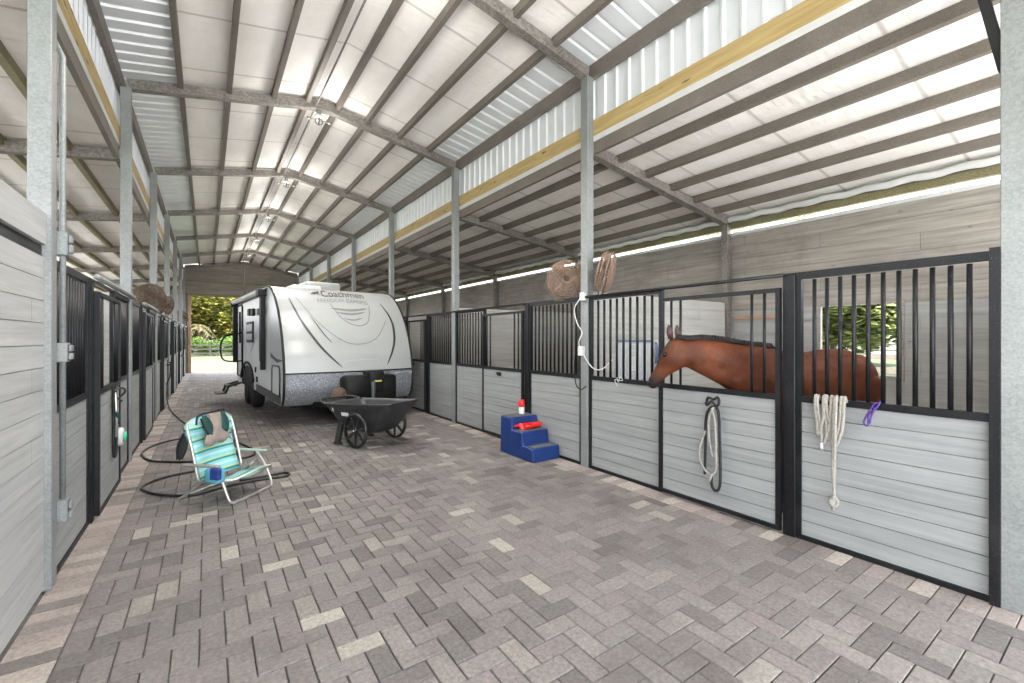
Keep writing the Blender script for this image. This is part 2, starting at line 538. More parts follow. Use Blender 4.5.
ni = int(round((bx1 - bx0) / U)); UX = (bx1 - bx0) / ni
y_start = -1.2; nj = int((SEND + 1.2 - y_start) / U)
for j in range(nj):
    for i in range(ni):
        k = (i - j) % 4
        X, Y = bx0 + i * UX, y_start + j * U
        if k == 0: paver(X, X + UX * (2 if i + 1 < ni else 1), Y, Y + U)
        elif k == 1 and i == 0: paver(X, X + UX, Y, Y + U)
        elif k == 3: paver(X, X + UX, Y, Y + 2 * U)
struct(m.build('floor', M['paver']))
m = MB()
for j in range(nj):
    Y = y_start + j * U
    paver(AL + 0.005, bx0, Y, Y + U); paver(bx1, AR - 0.005, Y, Y + U)
struct(m.build('floor_border', M['paver_border']))
m = MB()
m.box(-9, 12, -26, -1.2, -0.03, -0.004); m.box(-9, XL - .1, -1.2, SEND, -0.03, -0.004); m.box(XR + .1, 11.5, -1.2, SEND, -0.03, -0.004)
struct(m.build('floor_bounce_apron', plain('pale_bounce_concrete', rgb(208, 208, 206), 0.85, var=0.1, scale=2)))  # pale ground, mostly unseen, added to bounce sunlight up to the ceilings
for nm, a, b in (('floor_right_stalls', AR + 0.03, XR), ('floor_left_stalls', XL, AL - 0.03)):
    m = MB(); m.box(a, b, S0 - .1, SEND, -0.03, -0.003); struct(m.build(nm, M['dirt']))

# ------------------------------------------------------------------ roof
def corr_strip(mb, p00, p01, p10, p11, n, amp, nrm):
    """ribbed sheet between edge p00-p01 (start) and p10-p11 (end); ribs run from edge a to edge b"""
    p00, p01, p10, p11, nrm = map(Vector, (p00, p01, p10, p11, nrm))
    prof = []
    for k in range(n):
        t0 = k / n; w = 1 / n
        prof += [(t0, 0), (t0 + w * 0.72, 0), (t0 + w * 0.80, 1), (t0 + w * 0.92, 1)]
    prof.append((1, 0))
    vs = []
    for t, h in prof:
        vs.append(p00.lerp(p10, t) + nrm * amp * h); vs.append(p01.lerp(p11, t) + nrm * amp * h)
    fs = [(2 * i, 2 * i + 1, 2 * i + 3, 2 * i + 2) for i in range(len(prof) - 1)]
    mb.add(vs, fs)

OFFS = [0.225, 0.70, 1.27, 1.83]
RA, RB = S0 - 4.2, SEND + 0.05  # near end lies past the barn front: unseen roof added to cut front light
def roof_z(x): return truss_z(x) + 0.18
for sgn, nm in ((-1, 'left'), (1, 'right')):
    m = MB()
    xi, xo = CX, CX + sgn * 1.83
    m.prism([(xi, RA, roof_z(xi)), (xo, RA, roof_z(xo)), (xo, RA, roof_z(xo) + .06), (xi, RA, roof_z(xi) + .06)], (0, RB - RA, 0))
    struct(m.build('ceiling_' + nm, M['insul']))
    m = MB()
    xa, xb = CX + sgn * 1.82, CX + sgn * (HW + .35)
    for (dz) in (0,):
        corr_strip(m, (xa, RA, roof_z(xa) + .03), (xb, RA, roof_z(xb) + .03), (xa, RB, roof_z(xa) + .03), (xb, RB, roof_z(xb) + .03), int((RB - RA) / 0.225), 0.028, (0, 0, 1))
    o = struct(m.build('ceiling_ribbed_strip_' + nm, M['corr']))
    so = o.modifiers.new('t', 'SOLIDIFY'); so.thickness = 0.002
    # side roof
    x0, x1 = (AR + .09, XR + .45) if sgn > 0 else (AL - .09, XL - .45)
    m = MB()
    m.prism([(x0, RA, lean_z(x0) + .17), (x1, RA, lean_z(x1) + .17), (x1, RA, lean_z(x1) + .22), (x0, RA, lean_z(x0) + .22)], (0, RB - RA, 0))
    struct(m.build('ceiling_side_' + nm, M['insul']))
    # clerestory of white ribbed sheet
    xw = (AR + .14) if sgn > 0 else (AL - .14)
    m = MB()
    corr_strip(m, (xw, RA, 4.25), (xw, RA, 5.02), (xw, RB, 4.25), (xw, RB, 5.02), int((RB - RA) / 0.19), 0.022, (-sgn, 0, 0))
    o = struct(m.build('wall_upper_' + nm, M['corr']))
    so = o.modifiers.new('t', 'SOLIDIFY'); so.thickness = 0.002
    # white flashing under the timber
    m = MB(); m.box(min(xw - sgn * .02, xw - sgn * .06), max(xw - sgn * .02, xw - sgn * .06), RA, RB, 4.08, 4.15)
    struct(m.build('trim_flashing_' + nm, M['white']))

for sgn, nm in ((-1, 'left'), (1, 'right')):
    xw = (AR + .115) if sgn > 0 else (AL - .115)
    m = MB(); m.box(min(xw, xw - sgn * .038), max(xw, xw - sgn * .038), RA, RB, 4.15, 4.35, 0.003)
    tag(m.build('header_board', M['pine']), 'long yellow pine board under the white ribbed sheet above the %s stalls' % nm, 'board')
    m = MB(); m.box(min(xw - sgn * .03, xw + sgn * .02), max(xw - sgn * .03, xw + sgn * .02), RA, RB, 3.93, 4.08)
    tag(m.build('header_channel', M['purlin']), 'dark steel channel just under the yellow board, %s side' % nm, 'beam')
    m = MB(); m.box(min(xw - sgn * .06, xw - sgn * .001), max(xw - sgn * .06, xw - sgn * .001), RA, RB, 4.87, 5.05)
    tag(m.build('eave_beam', M['purlin']), 'steel eave beam along the top of the %s white ribbed wall' % nm, 'beam')
    for i, of in enumerate(OFFS):
        x = CX + sgn * of; z = roof_z(x)
        m = MB(); m.beam((x, RA, z - .055), (x, RB, z - .055), .06, .105)
        tag(m.build('roof_purlin', M['purlin']), 'grey steel purlin under the main roof, %s %s of the ridge' % (ORD[i], nm), 'purlin', 'main roof purlins')
    for i in range(6):
        x = (AR if sgn > 0 else AL) + sgn * (.56 + .56 * i); z = lean_z(x) + .17
        m = MB(); m.beam((x, RA, z - .05), (x, RB, z - .05), .065, .10)
        tag(m.build('roof_purlin', M['purlin'] if sgn > 0 else M['olive']), 'steel purlin under the %s side roof, %s out from the columns' % (nm, ORD[i]), 'purlin', '%s side roof purlins' % nm)
# eave strut and rolled insulation on the right outer edge
m = MB(); m.box(XR - .02, XR + .08, RA, RB, 3.43, 3.53)
tag(m.build('eave_beam', M['olive']), 'olive stained steel eave beam above the right outer wall', 'beam')
m = MB()
pts = [(XR - .10 + .012 * math.sin(i * .9), RA + i * .12, 3.565 + .012 * math.sin(i * 1.7)) for i in range(int((RB - RA) / .12))]
m.tube(pts, .045, 10)
tag(m.build('insulation_roll', M['white']), 'white rolled insulation edge hanging above the right outer wall', 'insulation')

# trusses and rafters
for k in range(1, NB + 1):
    s = SK[k]
    t = thing('roof_truss', 'cambered galvanised steel truss over the aisle, %s from the camera' % ORD[k - 1], 'truss', (CX, s, EAVE), 0, 'aisle roof trusses')
    for sg in (-1, 1):
        m = MB(); m.beam((0, 0, RIDGE - EAVE + .07), (sg * (HW - .0), 0, .07), .11, .13)
        m.build('rafter', M['galv_dark'], t)
    m = MB(); m.box(-.16, .16, -.07, .07, RIDGE - EAVE - .02, RIDGE - EAVE + .1)
    m.build('ridge_plate', M['galv_dark'], t)
    for sgn, nm in ((-1, 'left'), (1, 'right')):
        xa, xb = (AR, XR) if sgn > 0 else (AL, XL)
        m = MB(); m.beam((xa, s, lean_z(xa) + .07), (xb, s, lean_z(xb) + .07), .11, .13)
        tag(m.build('side_rafter', M['galv_dark']), 'galvanised rafter under the %s side roof at the %s truss from the camera' % (nm, ORD[k - 1]), 'rafter', '%s side roof rafters' % nm)
# dark knee brace above the nearest right column
m = MB(); m.beam((AR + .02, .505, 3.22), (AR + .02, .635, 3.95), .05, .07, (1, 0, 0))
tag(m.build('knee_brace', M['trim_black']), 'short dark knee brace beside the wide column, top right corner', 'brace')

# columns
for k in range(0, NB + 1):
    s = SK[k] if k else .455
    for sgn, nm in ((-1, 'left'), (1, 'right')):
        xc = (AR + .02) if sgn > 0 else (AL - .02)
        if k == 0 and sgn < 0: continue
        m = MB(); m.box(-.055, .055, -.06, .06, 0, (EAVE + .02), .004)
        lab = ('wide galvanised column filling the right edge of the picture' if k == 0 else
               'square galvanised column on the %s of the aisle, %s from the camera' % (nm, ORD[k - 1]))
        o = m.build('steel_column', M['galv'], None, (xc, s, 0)); tag(o, lab, 'column', 'aisle columns')
        xo = XR - .09 if sgn > 0 else XL + .09
        if k:
            m = MB(); m.box(-.055, .055, -.055, .055, 0, LR1 + .05)
            o = m.build('wall_post', M['galv_dark'], None, (xo, s, 0)); tag(o, 'grey steel post against the %s outer wall at the %s truss from the camera' % (nm, ORD[k - 1]), 'post', 'outer wall posts')

# ------------------------------------------------------------------ outer walls, end wall
def plank_wall(mb, axis, c0, c1, u0, u1, z0, z1, bh=.19, holes=(), seg=3.6):
    """boards between z0 and z1; axis 'y' = wall in the plane x=c0..c1, boards run along y"""
    n = max(1, round((z1 - z0) / bh)); h = (z1 - z0) / n
    for i in range(n):
        a, b = z0 + i * h + .002, z0 + (i + 1) * h - .002
        spans = [(u0, u1)]
        for (h0, h1, hz0, hz1) in holes:
            if a < hz1 - .01 and b > hz0 + .01:
                ns = []
                for (p, q) in spans:
                    if h0 > p and h1 < q: ns += [(p, h0), (h1, q)]
                    else: ns.append((p, q))
                spans = ns
        for (p, q) in spans:
            x = p
            first = True
            while x < q - 1e-4:
                e = min(q, x + (seg * (0.35 + .3 * (i % 3)) if first else seg)); first = False
                cm, cn = c0 + (c1 - c0) * .35, c0 + (c1 - c0) * .65
                if axis == 'y': mb.box(c0, c1, x + .0015, e - .0015, a, b); mb.box(cm, cn, x, e, a - .004, b + .004)
                else: mb.box(x + .0015, e - .0015, c0, c1, a, b); mb.box(x, e, cm, cn, a - .004, b + .004)
                x = e

WIN = (1.81, 2.69, 1.12, 2.06)
m = MB(); plank_wall(m, 'y', XR, XR + .03, S0 - .1, SEND, 0, 2.06, .19, holes=[WIN])
struct(m.build('wall_right', M['plank_y']))
m = MB(); plank_wall(m, 'y', XR, XR + .03, S0 - .1, SEND, 2.065, 3.33, .21)
struct(m.build('wall_right_upper', M['weather']))
m = MB(); plank_wall(m, 'y', XL - .03, XL, S0 - .1, SEND, 0, 2.20, .2)  # unseen wall cut low so daylight bounces up to the left ceiling
struct(m.build('wall_left', M['plank_y']))
m = MB()
for (a, b, c, d) in ((WIN[0] - .04, WIN[1] + .04, WIN[3], WIN[3] + .05), (WIN[0] - .04, WIN[1] + .04, WIN[2] - .05, WIN[2])):
    m.box(XR - .012, XR + .04, a, b, c, d)
for (a, b) in ((WIN[0] - .04, WIN[0]), (WIN[1], WIN[1] + .04)):
    m.box(XR - .012, XR + .04, a, b, WIN[2], WIN[3])
struct(m.build('window_1', M['weather']))
m = MB(); m.box(XR - .03, XR - .002, 2.95, 3.95, 1.92, 1.98)
tag(m.build('wall_batten', M['jamb']), 'short brown timber batten on the back wall behind the horse', 'batten')
m = MB(); m.box(XR - .035, XR + .05, S0 - .1, SEND, 3.31, 3.36)
struct(m.build('trim_right_eave', M['white']))

# end wall with the wide doorway and gable
DOORZ = 3.66
m = MB()
plank_wall(m, 'x', SEND + .06, SEND + .09, AL, AR, DOORZ, 4.95, .26)
for i in range(3):
    z = 4.95 + i * .16
    hw = HW * (1 - (z - 4.95) / .6)
    m.box(CX - hw, CX + hw, SEND + .06, SEND + .09, z, z + .157)
plank_wall(m, 'x', SEND + .06, SEND + .09, AR - .25, XR, 0, 3.63, .26)
plank_wall(m, 'x', SEND + .06, SEND + .09, XL, AL + .16, 0, 3.63, .26)
m.prism([(AL - .2, SEND + .10, 4.0), (AR + .2, SEND + .10, 4.0), (AR + .2, SEND + .10, 5.10), (CX, SEND + .10, 5.56), (AL - .2, SEND + .10, 5.10)], (0, .03, 0))
for sg, xa, xb in ((1, AR, XR), (-1, AL, XL)):
    m.prism([(xa, SEND + .06, 3.635), (xb, SEND + .06, 3.635), (xa, SEND + .06, 4.08)], (0, .03, 0))
struct(m.build('wall_end', M['weather_x']))
m = MB(); m.box(CX - .05, CX + .05, SEND - .02, SEND + .05, DOORZ, 5.35)
struct(m.build('trim_gable_post', M['galv_dark']))
m = MB(); m.box(AL, AR, SEND - .02, SEND + .05, DOORZ - .04, DOORZ + .08); m.box(AL, AR, SEND, SEND + .055, 4.3, 4.36)
struct(m.build('trim_door_header', M['olive']))
m = MB(); m.box(AL + .12, AL + .24, SEND - .03, SEND + .1, 0, DOORZ)
struct(m.build('trim_door_jamb', M['jamb']))

# ------------------------------------------------------------------ stall fronts
RAIL, MID = 2.12, 1.145
def planks_panel(x0, x1, z0, z1, y0=-.022, y1=.0, bh=.119):
    m = MB(); n = round((z1 - z0) / bh); h = (z1 - z0) / n
    for i in range(n): m.box(x0, x1, y0, y1, z0 + i * h + .0025, z0 + (i + 1) * h - .0025, .0)
    return m
def frame_mb(rects, y0=-.032, y1=.012, bev=.0):
    m = MB()
    for (a, b, c, d) in rects: m.box(a, b, y0, y1, c, d, bev)
    return m
def bar_mb(x, z0, z1, r=.0145):
    m = MB(); m.tube([(x, -.01, z0), (x, -.01, z1)], r, 8); return m

def place(root, side, s0, s1, d=0.0):
    if side > 0: root.location = (AR - d, s0, 0); root.rotation_euler = (0, 0, PI / 2)
    else: root.location = (AL + d, s1, 0); root.rotation_euler = (0, 0, -PI / 2)

def fixed_panel(label, L, nb, group):
    t = thing('stall_barrier', label, 'stall front', group=group)
    frame_mb([(0, L, .0, .035), (0, L, MID - .05, MID), (0, .04, .035, MID - .05), (L - .04, L, .035, MID - .05),
              (0, .04, MID, RAIL - .04), (L - .04, L, MID, RAIL - .04), (0, L, RAIL - .04, RAIL)]).build('frame', M['black'], t)
    planks_panel(.04, L - .04, .035, MID - .05).build('plank_infill', M['plank'], t)
    sp = (L - .08) / (nb + 1)
    for i in range(nb): bar_mb(.04 + sp * (i + 1), MID, RAIL - .05).build('bar', M['black'], t)
    return t
def door(label, L, group, side=1, op=True):
    t = thing('stall_door', label, 'stall door', group=group)
    top = RAIL - .1
    frame_mb([(0, L, .03, .065), (0, L, MID - .045, MID), (0, .035, .065, MID - .045), (L - .035, L, .065, MID - .045),
              (0, .035, MID, top - .035), (L - .035, L, MID, top - .035), (0, L, top - .035, top)], -.02, .02).build('frame', M['black'] if side > 0 else M['galv_edge'], t)
    planks_panel(.035, L - .035, .065, MID - .045, -.012, .008, .117).build('plank_infill', M['plank'], t)
    for x in ((.13, .235, L - .235, L - .13) if op else ()):
        m = MB(); m.tube([(x, 0, MID), (x, 0, top - .035)], .0125, 8); m.build('bar', M['black'], t)
    return t
M['galv_edge'] = M['black']

def post_thing(label, group):
    m = MB(); m.box(-.048, .044, -.03, .03, 0, RAIL + .0, .004)
    return tag(m.build('stall_post', M['black']), label, 'post', group)

LP0, LP1 = .065, 1.175      # near panel
PO = 1.222                 # post
D0, D1 = 1.272, 2.44        # sliding door
FP0, FP1 = 2.45, BAY - .065
protos = {}
for k in range(NB):
    for side, nm in ((1, 'right'), (-1, 'left')):
        if side < 0 and k == 0: continue
        num = ORD[k if side > 0 else k - 1]
        s = SK[k]
        gl = 'barred stall panels on the %s' % nm
        a = protos.get('near'); lab = 'barred grey plank stall front on the near side of the %s stall door, %s row' % (num, nm)
        if a is None: a = protos['near'] = fixed_panel(lab, LP1 - LP0, 11, gl)
        else: a = copy_tree(a); a['label'] = lab; a['group'] = gl
        place(a, side, s + LP0, s + LP1)
        a = protos.get('far'); lab = 'barred grey plank stall front on the far side of the %s stall door, %s row' % (num, nm)
        if a is None: a = protos['far'] = fixed_panel(lab, FP1 - FP0, 9, gl)
        else: a = copy_tree(a); a['label'] = lab; a['group'] = gl
        place(a, side, s + FP0, s + FP1)
        lab = ('open topped stall door of grey planks with the horse looking over it' if (k == 0 and side > 0) else
               'closed sliding stall door of grey planks, %s from the camera in the %s row' % (num, nm))
        gd = 'sliding stall doors on the %s' % nm
        a = protos.get('door')
        if a is None: a = protos['door'] = door(lab, D1 - D0, gd)
        else: a = copy_tree(a); a['label'] = lab; a['group'] = gd
        place(a, side, s + D0, s + D1, .045)
        p = post_thing('thick black post beside the %s stall door in the %s row' % (num, nm), 'black stall posts')
        place(p, side, s + PO, s + PO)
        # door track
        m = MB(); m.tube([(0, .05, RAIL + (.03 if side < 0 else .0)), (2.35, .05, RAIL + (.03 if side < 0 else .0))], .026 if side < 0 else .016, 10)
        o = m.build('door_track', M['galv'] if side < 0 else M['black']); tag(o, 'round sliding track over the %s stall door in the %s row' % (num, nm), 'door track', 'stall door tracks')
        place(o, side, s + D0 - .02, s + D0 - .02 + 2.35)
        m = MB(); m.box(0, BAY - .12, -.03, .01, RAIL + .001, RAIL + .016)
        o = m.build('top_rail', M['black']); tag(o, 'black top rail along the %s stall front in the %s row' % (num, nm), 'rail', 'stall top rails')
        place(o, side, s + .06, s + BAY - .06)
    # partitions between stalls
for k in range(1, NB + 1):
    for side, nm in ((1, 'right'), (-1, 'left')):
        xa, xb = (AR + .08, XR - .15) if side > 0 else (XL + .15, AL - .08)
        m = MB(); plank_wall(m, 'x', SK[k] - .015, SK[k] + .015, xa, xb, 0.02, 2.2, .15)
        tag(m.build('stall_partition', M['plank_x']), 'grey plank partition behind the %s column from the camera on the %s' % (ORD[k - 1], nm), 'partition', 'plank partitions between stalls')

for side, nm in ((1, 'right'), (-1, 'left')):
    xa, xb = (AR + .09, XR) if side > 0 else (XL, AL - .05)
    m = MB(); plank_wall(m, 'x', S0 - .13, S0 - .10, xa, xb, 0.02, 2.2, .15)
    struct(m.build('wall_near_end_' + nm, M['plank_x']))
# solid front of the nearest left stall
m = MB(); plank_wall(m, 'y', AL - .02, AL, .6, SK[1], .02, 2.12, .138, seg=9)
struct(m.build('wall_front_left', M['plank_y']))
m = MB(); m.box(AL - .05, AL - .01, .6, SK[1] - .02, 2.125, 2.19); m.box(AL - .03, AL + .004, SK[1] - .03, SK[1] - .005, .02, 2.12)
struct(m.build('trim_left_black_rail', M['black']))
m = MB(); m.box(AL - .02, AL + .012, .6, SK[1] + .01, 2.195, 2.375)
struct(m.build('trim_left_top_board', M['plank_y']))
m = MB(); m.box(AL - .02, AL + .012, .6, SK[1] - .0, 2.376, 2.39)
struct(m.build('trim_left_board_cap', M['plank_y']))
# black end post of the nearest right panel
m = MB(); m.box(AR - .04, AR + .05, S0 + .055, S0 + .10, 0, RAIL + .03)
tag(m.build('stall_post', M['black']), 'black end post beside the wide column at the right edge', 'post', 'black stall posts')

# small latches
def latch(x, s, side, z, label):
    t = thing('door_latch', label, 'latch', (x, s, z), 0, 'stall door latches')
    sg = -1 if side > 0 else 1
    m = MB(); m.box(min(0, sg * .012), max(0, sg * .012), -.05, .05, -.03, .03, .003); m.build('plate', M['black'], t)
    m = MB(); m.tube(spline([(sg * .012, -.03, 0), (sg * .05, -.03, .02), (sg * .05, .03, .02), (sg * .012, .04, -.02)], 5), .007, 6); m.build('handle', M['black'], t)
for k in range(1, 4):
    latch(AR - .066, SK[k] + D0 + .62, 1, 1.04, 'small black latch on the %s closed stall door from the camera, right row' % ORD[k - 1])

# ------------------------------------------------------------------ horse
def body_ring(c, fwd, w, up, dn, up_v=Vector((0, 0, 1)), n=20, sq=2.2):
    """ring around c; half width w, height up above and dn below"""
    c = Vector(c); fwd = Vector(fwd).normalized(); up_v = Vector(up_v)
    side = fwd.cross(up_v).normalized(); uv = side.cross(fwd).normalized()
    out = []
    for k in range(n):
        a = 2 * PI * k / n
        ca, sa = math.cos(a), math.sin(a)
        ca = math.copysign(abs(ca) ** (2 / sq), ca); sa = math.copysign(abs(sa) ** (2 / sq), sa)
        out.append(c + side * w * ca + uv * (up if sa > 0 else dn) * sa)
    return out

horse = thing('horse', 'bay horse with a black mane leaning its head over the nearest stall door', 'horse', (4.7, 1.93, 0))
HO = Vector((4.7, 1.93, 0))
def H(p): return Vector(p) - HO
# trunk and neck: (x, y, top z, bottom z, half width)
SP = [(3.79, 2.66, 1.60, 1.36, .075), (3.86, 2.585, 1.61, 1.32, .088), (3.95, 2.49, 1.615, 1.25, .097), (4.06, 2.37, 1.60, 1.16, .110), (4.20, 2.25, 1.565, 1.04, .135),
      (4.33, 2.16, 1.545, .88, .185), (4.46, 2.10, 1.525, .78, .235), (4.64, 2.02, 1.475, .74, .275), (4.84, 1.93, 1.475, .74, .29),
      (5.02, 1.84, 1.505, .78, .29), (5.20, 1.75, 1.50, .84, .285), (5.29, 1.70, 1.455, .90, .25), (5.36, 1.67, 1.38, .97, .18), (5.40, 1.65, 1.30, 1.04, .09)]
hb = MB(); rr = []
for i, (x, y, zt, zb, w) in enumerate(SP):
    a = SP[max(0, i - 1)]; b = SP[min(len(SP) - 1, i + 1)]
    fwd = Vector((b[0] - a[0], b[1] - a[1], 0))
    zc = zt * .5 + zb * .5
    rr.append(body_ring(H((x, y, zc)), fwd, w, zt - zc, zc - zb, sq=2.1 if i > 4 else 2.0))
hb.rings(rr)
# head: poll -> muzzle
poll = H((3.80, 2.66, 1.555)); muz = H((3.665, 2.86, 1.135))
ax = (muz - poll); L = ax.length; axn = ax.normalized()
side0 = axn.cross(Vector((0, 0, 1))).normalized()
frontv = side0.cross(axn).normalized()
if frontv.z < 0: frontv = -frontv
hd = [(-.10, .055, .03, .06), (0.0, .085, .075, .12), (.14, .098, .078, .175), (.30, .100, .076, .185), (.45, .088, .068, .150), (.60, .072, .058, .105), (.75, .062, .050, .080), (.88, .062, .052, .075), (.98, .056, .048, .062), (1.05, .032, .025, .035)]
rr = []
for (t, w, up, dn) in hd:
    c = poll + axn * (L * t)
    ring = []
    for k in range(20):
        a = 2 * PI * k / 20
        ring.append(c + side0 * w * math.cos(a) + frontv * (up if math.sin(a) > 0 else dn) * math.sin(a))
    rr.append(ring)
hb.rings(rr)
# legs (thing-local points)
axis = Vector((.9, -.42, 0)).normalized(); lat = Vector((-axis.y, axis.x, 0))
def leg(base, pts):
    P = [H(base) + axis * a + lat * b for (a, b, z, r) in pts]
    P = [Vector((p.x, p.y, q[2])) for p, q in zip(P, pts)]
    rs = []
    for i, (p, q) in enumerate(zip(P, pts)):
        rs.append([p + axis * q[3] * 1.15 * math.cos(2 * PI * k / 14) + lat * q[3] * math.sin(2 * PI * k / 14) for k in range(14)])
    hb.rings(rs)
for sg, dx in ((1, 0.0), (-1, .08)):
    leg((4.40, 2.12, 0), [(dx, sg * .13, 1.12, .12), (dx, sg * .14, .92, .10), (dx, sg * .14, .72, .07), (dx, sg * .14, .50, .052), (dx, sg * .14, .44, .05), (dx, sg * .14, .22, .034), (dx - .02, sg * .14, .13, .042), (dx - .05, sg * .14, .07, .04), (dx - .07, sg * .14, .045, .055), (dx - .08, sg * .14, .0, .065)])
    leg((5.26, 1.72, 0), [(0, sg * .13, 1.22, .17), (-.04, sg * .14, 1.0, .15), (-.04, sg * .14, .84, .11), (.08, sg * .14, .66, .065), (.13, sg * .14, .54, .055), (.12, sg * .14, .48, .05), (.09, sg * .14, .24, .036), (.07, sg * .14, .13, .043), (.03, sg * .14, .07, .04), (.0, sg * .14, .045, .055), (-.02, sg * .14, .0, .065)])
body = hb.build('body', M['horse'], horse)
rm = body.modifiers.new('remesh', 'REMESH'); rm.mode = 'VOXEL'; rm.voxel_size = .016; rm.use_smooth_shade = True
sm = body.modifiers.new('smooth', 'SMOOTH'); sm.factor = .6; sm.iterations = 8
dg = bpy.context.evaluated_depsgraph_get()
me = bpy.data.meshes.new_from_object(body.evaluated_get(dg))
body.modifiers.clear(); body.data = me
me.materials.clear(); me.materials.append(M['horse'])
BUMPS = [(5.12, 1.27, .15, .034), (4.93, 1.20, .085, -.030), (4.42, 1.20, .11, .026), (4.60, 1.22, .07, -.020), (4.28, 1.35, .07, -.014), (4.34, 1.02, .09, .018), (4.74, 1.05, .16, .016),
         (3.90, 1.36, .035, -.010), (3.98, 1.31, .035, -.012), (4.07, 1.25, .035, -.013), (4.16, 1.19, .035, -.013), (4.25, 1.13, .035, -.012), (4.05, 1.45, .07, .010), (5.30, 1.20, .06, -.016)]
me.update()
nrm = [v.normal.copy() for v in me.vertices]
for v, nn_ in zip(me.vertices, nrm):
    X, Z = v.co.x + HO.x, v.co.z + HO.z
    if abs(nn_.z) > .8 or Z < .8 or X < 3.85: continue
    d = sum(a * math.exp(-((X - bx) ** 2 + (Z - bz) ** 2) / (2 * sg * sg)) for bx, bz, sg, a in BUMPS)
    v.co += nn_ * d
for v, nn_ in zip(me.vertices, nrm):
    t = (v.co - poll).dot(axn) / L; lt_ = abs((v.co - poll).dot(side0)); fr_ = (v.co - poll).dot(frontv)
    if (v.co + HO).x < 3.86 and 0 < t < 1.05 and lt_ > .03:
        d = .010 * math.exp(-((t - .28) ** 2 / .02 + (fr_ + .06) ** 2 / .004)) - .012 * math.exp(-((t - .55) ** 2 / .012 + (fr_ + .0) ** 2 / .0008)) + .008 * math.exp(-((t - .27) ** 2 / .004 + (fr_ - .055) ** 2 / .0006))
        v.co += nn_ * d
me.update()
ca = me.color_attributes.new('points', 'FLOAT_COLOR', 'POINT')
hvec = H((0, 0, 0))
for v in me.vertices:
    p = v.co
    t = (p - poll).dot(axn) / L
    dperp = ((p - poll) - axn * (p - poll).dot(axn)).length
    q = 0.0
    if dperp < .22 and t > .62: q = min(1, (t - .62) / .22) * .95
    fz = (p - poll - axn * (t * L)).dot(frontv)
    if dperp < .2 and 0 < t < .9: q = max(q, .5 * max(0, min(1, (fz - .01) / .05)))
    if p.z < .5: q = max(q, min(1, (.5 - p.z) / .1))
    ca.data[v.index].color = (q, q, q, 1)
# ears
for sg in (1, -1):
    b = poll + (side0 * .045 + Vector((.012, -.035, 0)) * (1 if side0.x > 0 else -1)) * sg + frontv * .035 - axn * .03
    tip = b + Vector((0, 0, .125)) - axn * .02 + side0 * .025 * sg + Vector((-.02, .02, 0))
    mid = b.lerp(tip, .45) + side0 * .012 * sg
    m = MB(); rs = []
    for c, r in ((b, .026), (mid, .034), (b.lerp(tip, .75), .024), (tip, .004)):
        rs.append([c + side0 * r * .7 * math.cos(2 * PI * k / 10) + Vector((.8, -.6, 0)) * r * math.sin(2 * PI * k / 10) for k in range(10)])
    m.rings(rs); m.build('ear', M['horse_dark'], horse)
    e = poll + axn * L * .30 + side0 * .092 * sg + frontv * .038
    m = MB(); m.lathe([(.001, -.022), (.016, -.016), (.023, 0), (.016, .016), (.001, .022)], 12, e[:]); m.build('eye', M['eye'], horse)
    nn = poll + axn * L * .93 + side0 * .055 * sg + frontv * .018
    m = MB(); m.lathe([(.001, -.018), (.010, -.012), (.013, 0), (.010, .012), (.001, .018)], 10, nn[:]); m.build('nostril', M['eye'], horse)
# mane: hair locks lying over the crest
m = MB()
crest = spline([H((3.80, 2.655, 1.625)), H((3.88, 2.57, 1.615)), H((3.97, 2.48, 1.622)), H((4.08, 2.36, 1.605)), H((4.22, 2.24, 1.57)), H((4.36, 2.15, 1.55)), H((4.46, 2.10, 1.535))], 16)
for i, p in enumerate(crest[:-1]):
    d = (crest[i + 1] - p).normalized(); sd = d.cross(Vector((0, 0, 1))).normalized()
    for r in range(3):
        ln = random.uniform(.05, .085) * (1.0 if i > 8 else .8)
        q0 = p + sd * random.uniform(-.012, .012) + Vector((0, 0, -.008))
        for sgn in (1, -1):
            q1 = q0 + sd * .03 * sgn + Vector((0, 0, random.uniform(.012, .024)))
            q2 = q0 + sd * (.05 + .02 * random.random()) * sgn + d * random.uniform(-.02, .03) + Vector((0, 0, -.25 * ln))
            m.tube([q0, q1, q2], .009, 5, taper=[1.2, 1, .3])
m.build('mane', M['mane'], horse)
# forelock
m = MB()
for r in range(26):
    o0 = poll + side0 * random.uniform(-.035, .035) + frontv * .062 - axn * .01
    m.tube([o0, o0 + axn * .05 + frontv * .006, o0 + axn * random.uniform(.11, .17) - frontv * .004 + side0 * random.uniform(-.03, .03)], .006, 5, taper=[1.2, 1, .3])
m.build('forelock', M['mane'], horse)
# tail
m = MB()
tb = H((5.40, 1.65, 1.34))
for r in range(60):
    a = random.uniform(-.5, .5); w = random.uniform(-.05, .05)
    p0 = tb + lat * w * .3
    m.tube(spline([p0, p0 + axis * .04 + lat * w * .6 - Vector((0, 0, .06)), p0 + axis * .06 + lat * w * 1.4 - Vector((0, 0, .35)), p0 + axis * (.08 + .03 * a) + lat * w * 1.5 - Vector((0, 0, random.uniform(.7, .95)))], 4), .009, 5)
m.build('tail', M['mane'], horse)

# ------------------------------------------------------------------ travel trailer
RVA = math.radians(4.7)
RVO = Vector((1.11, 8.61, 0))
RW, RL = 2.44, 5.5
rv = thing('travel_trailer', 'white and grey travel trailer with rounded front and diamond plate apron in the aisle', 'travel trailer', RVO, RVA)
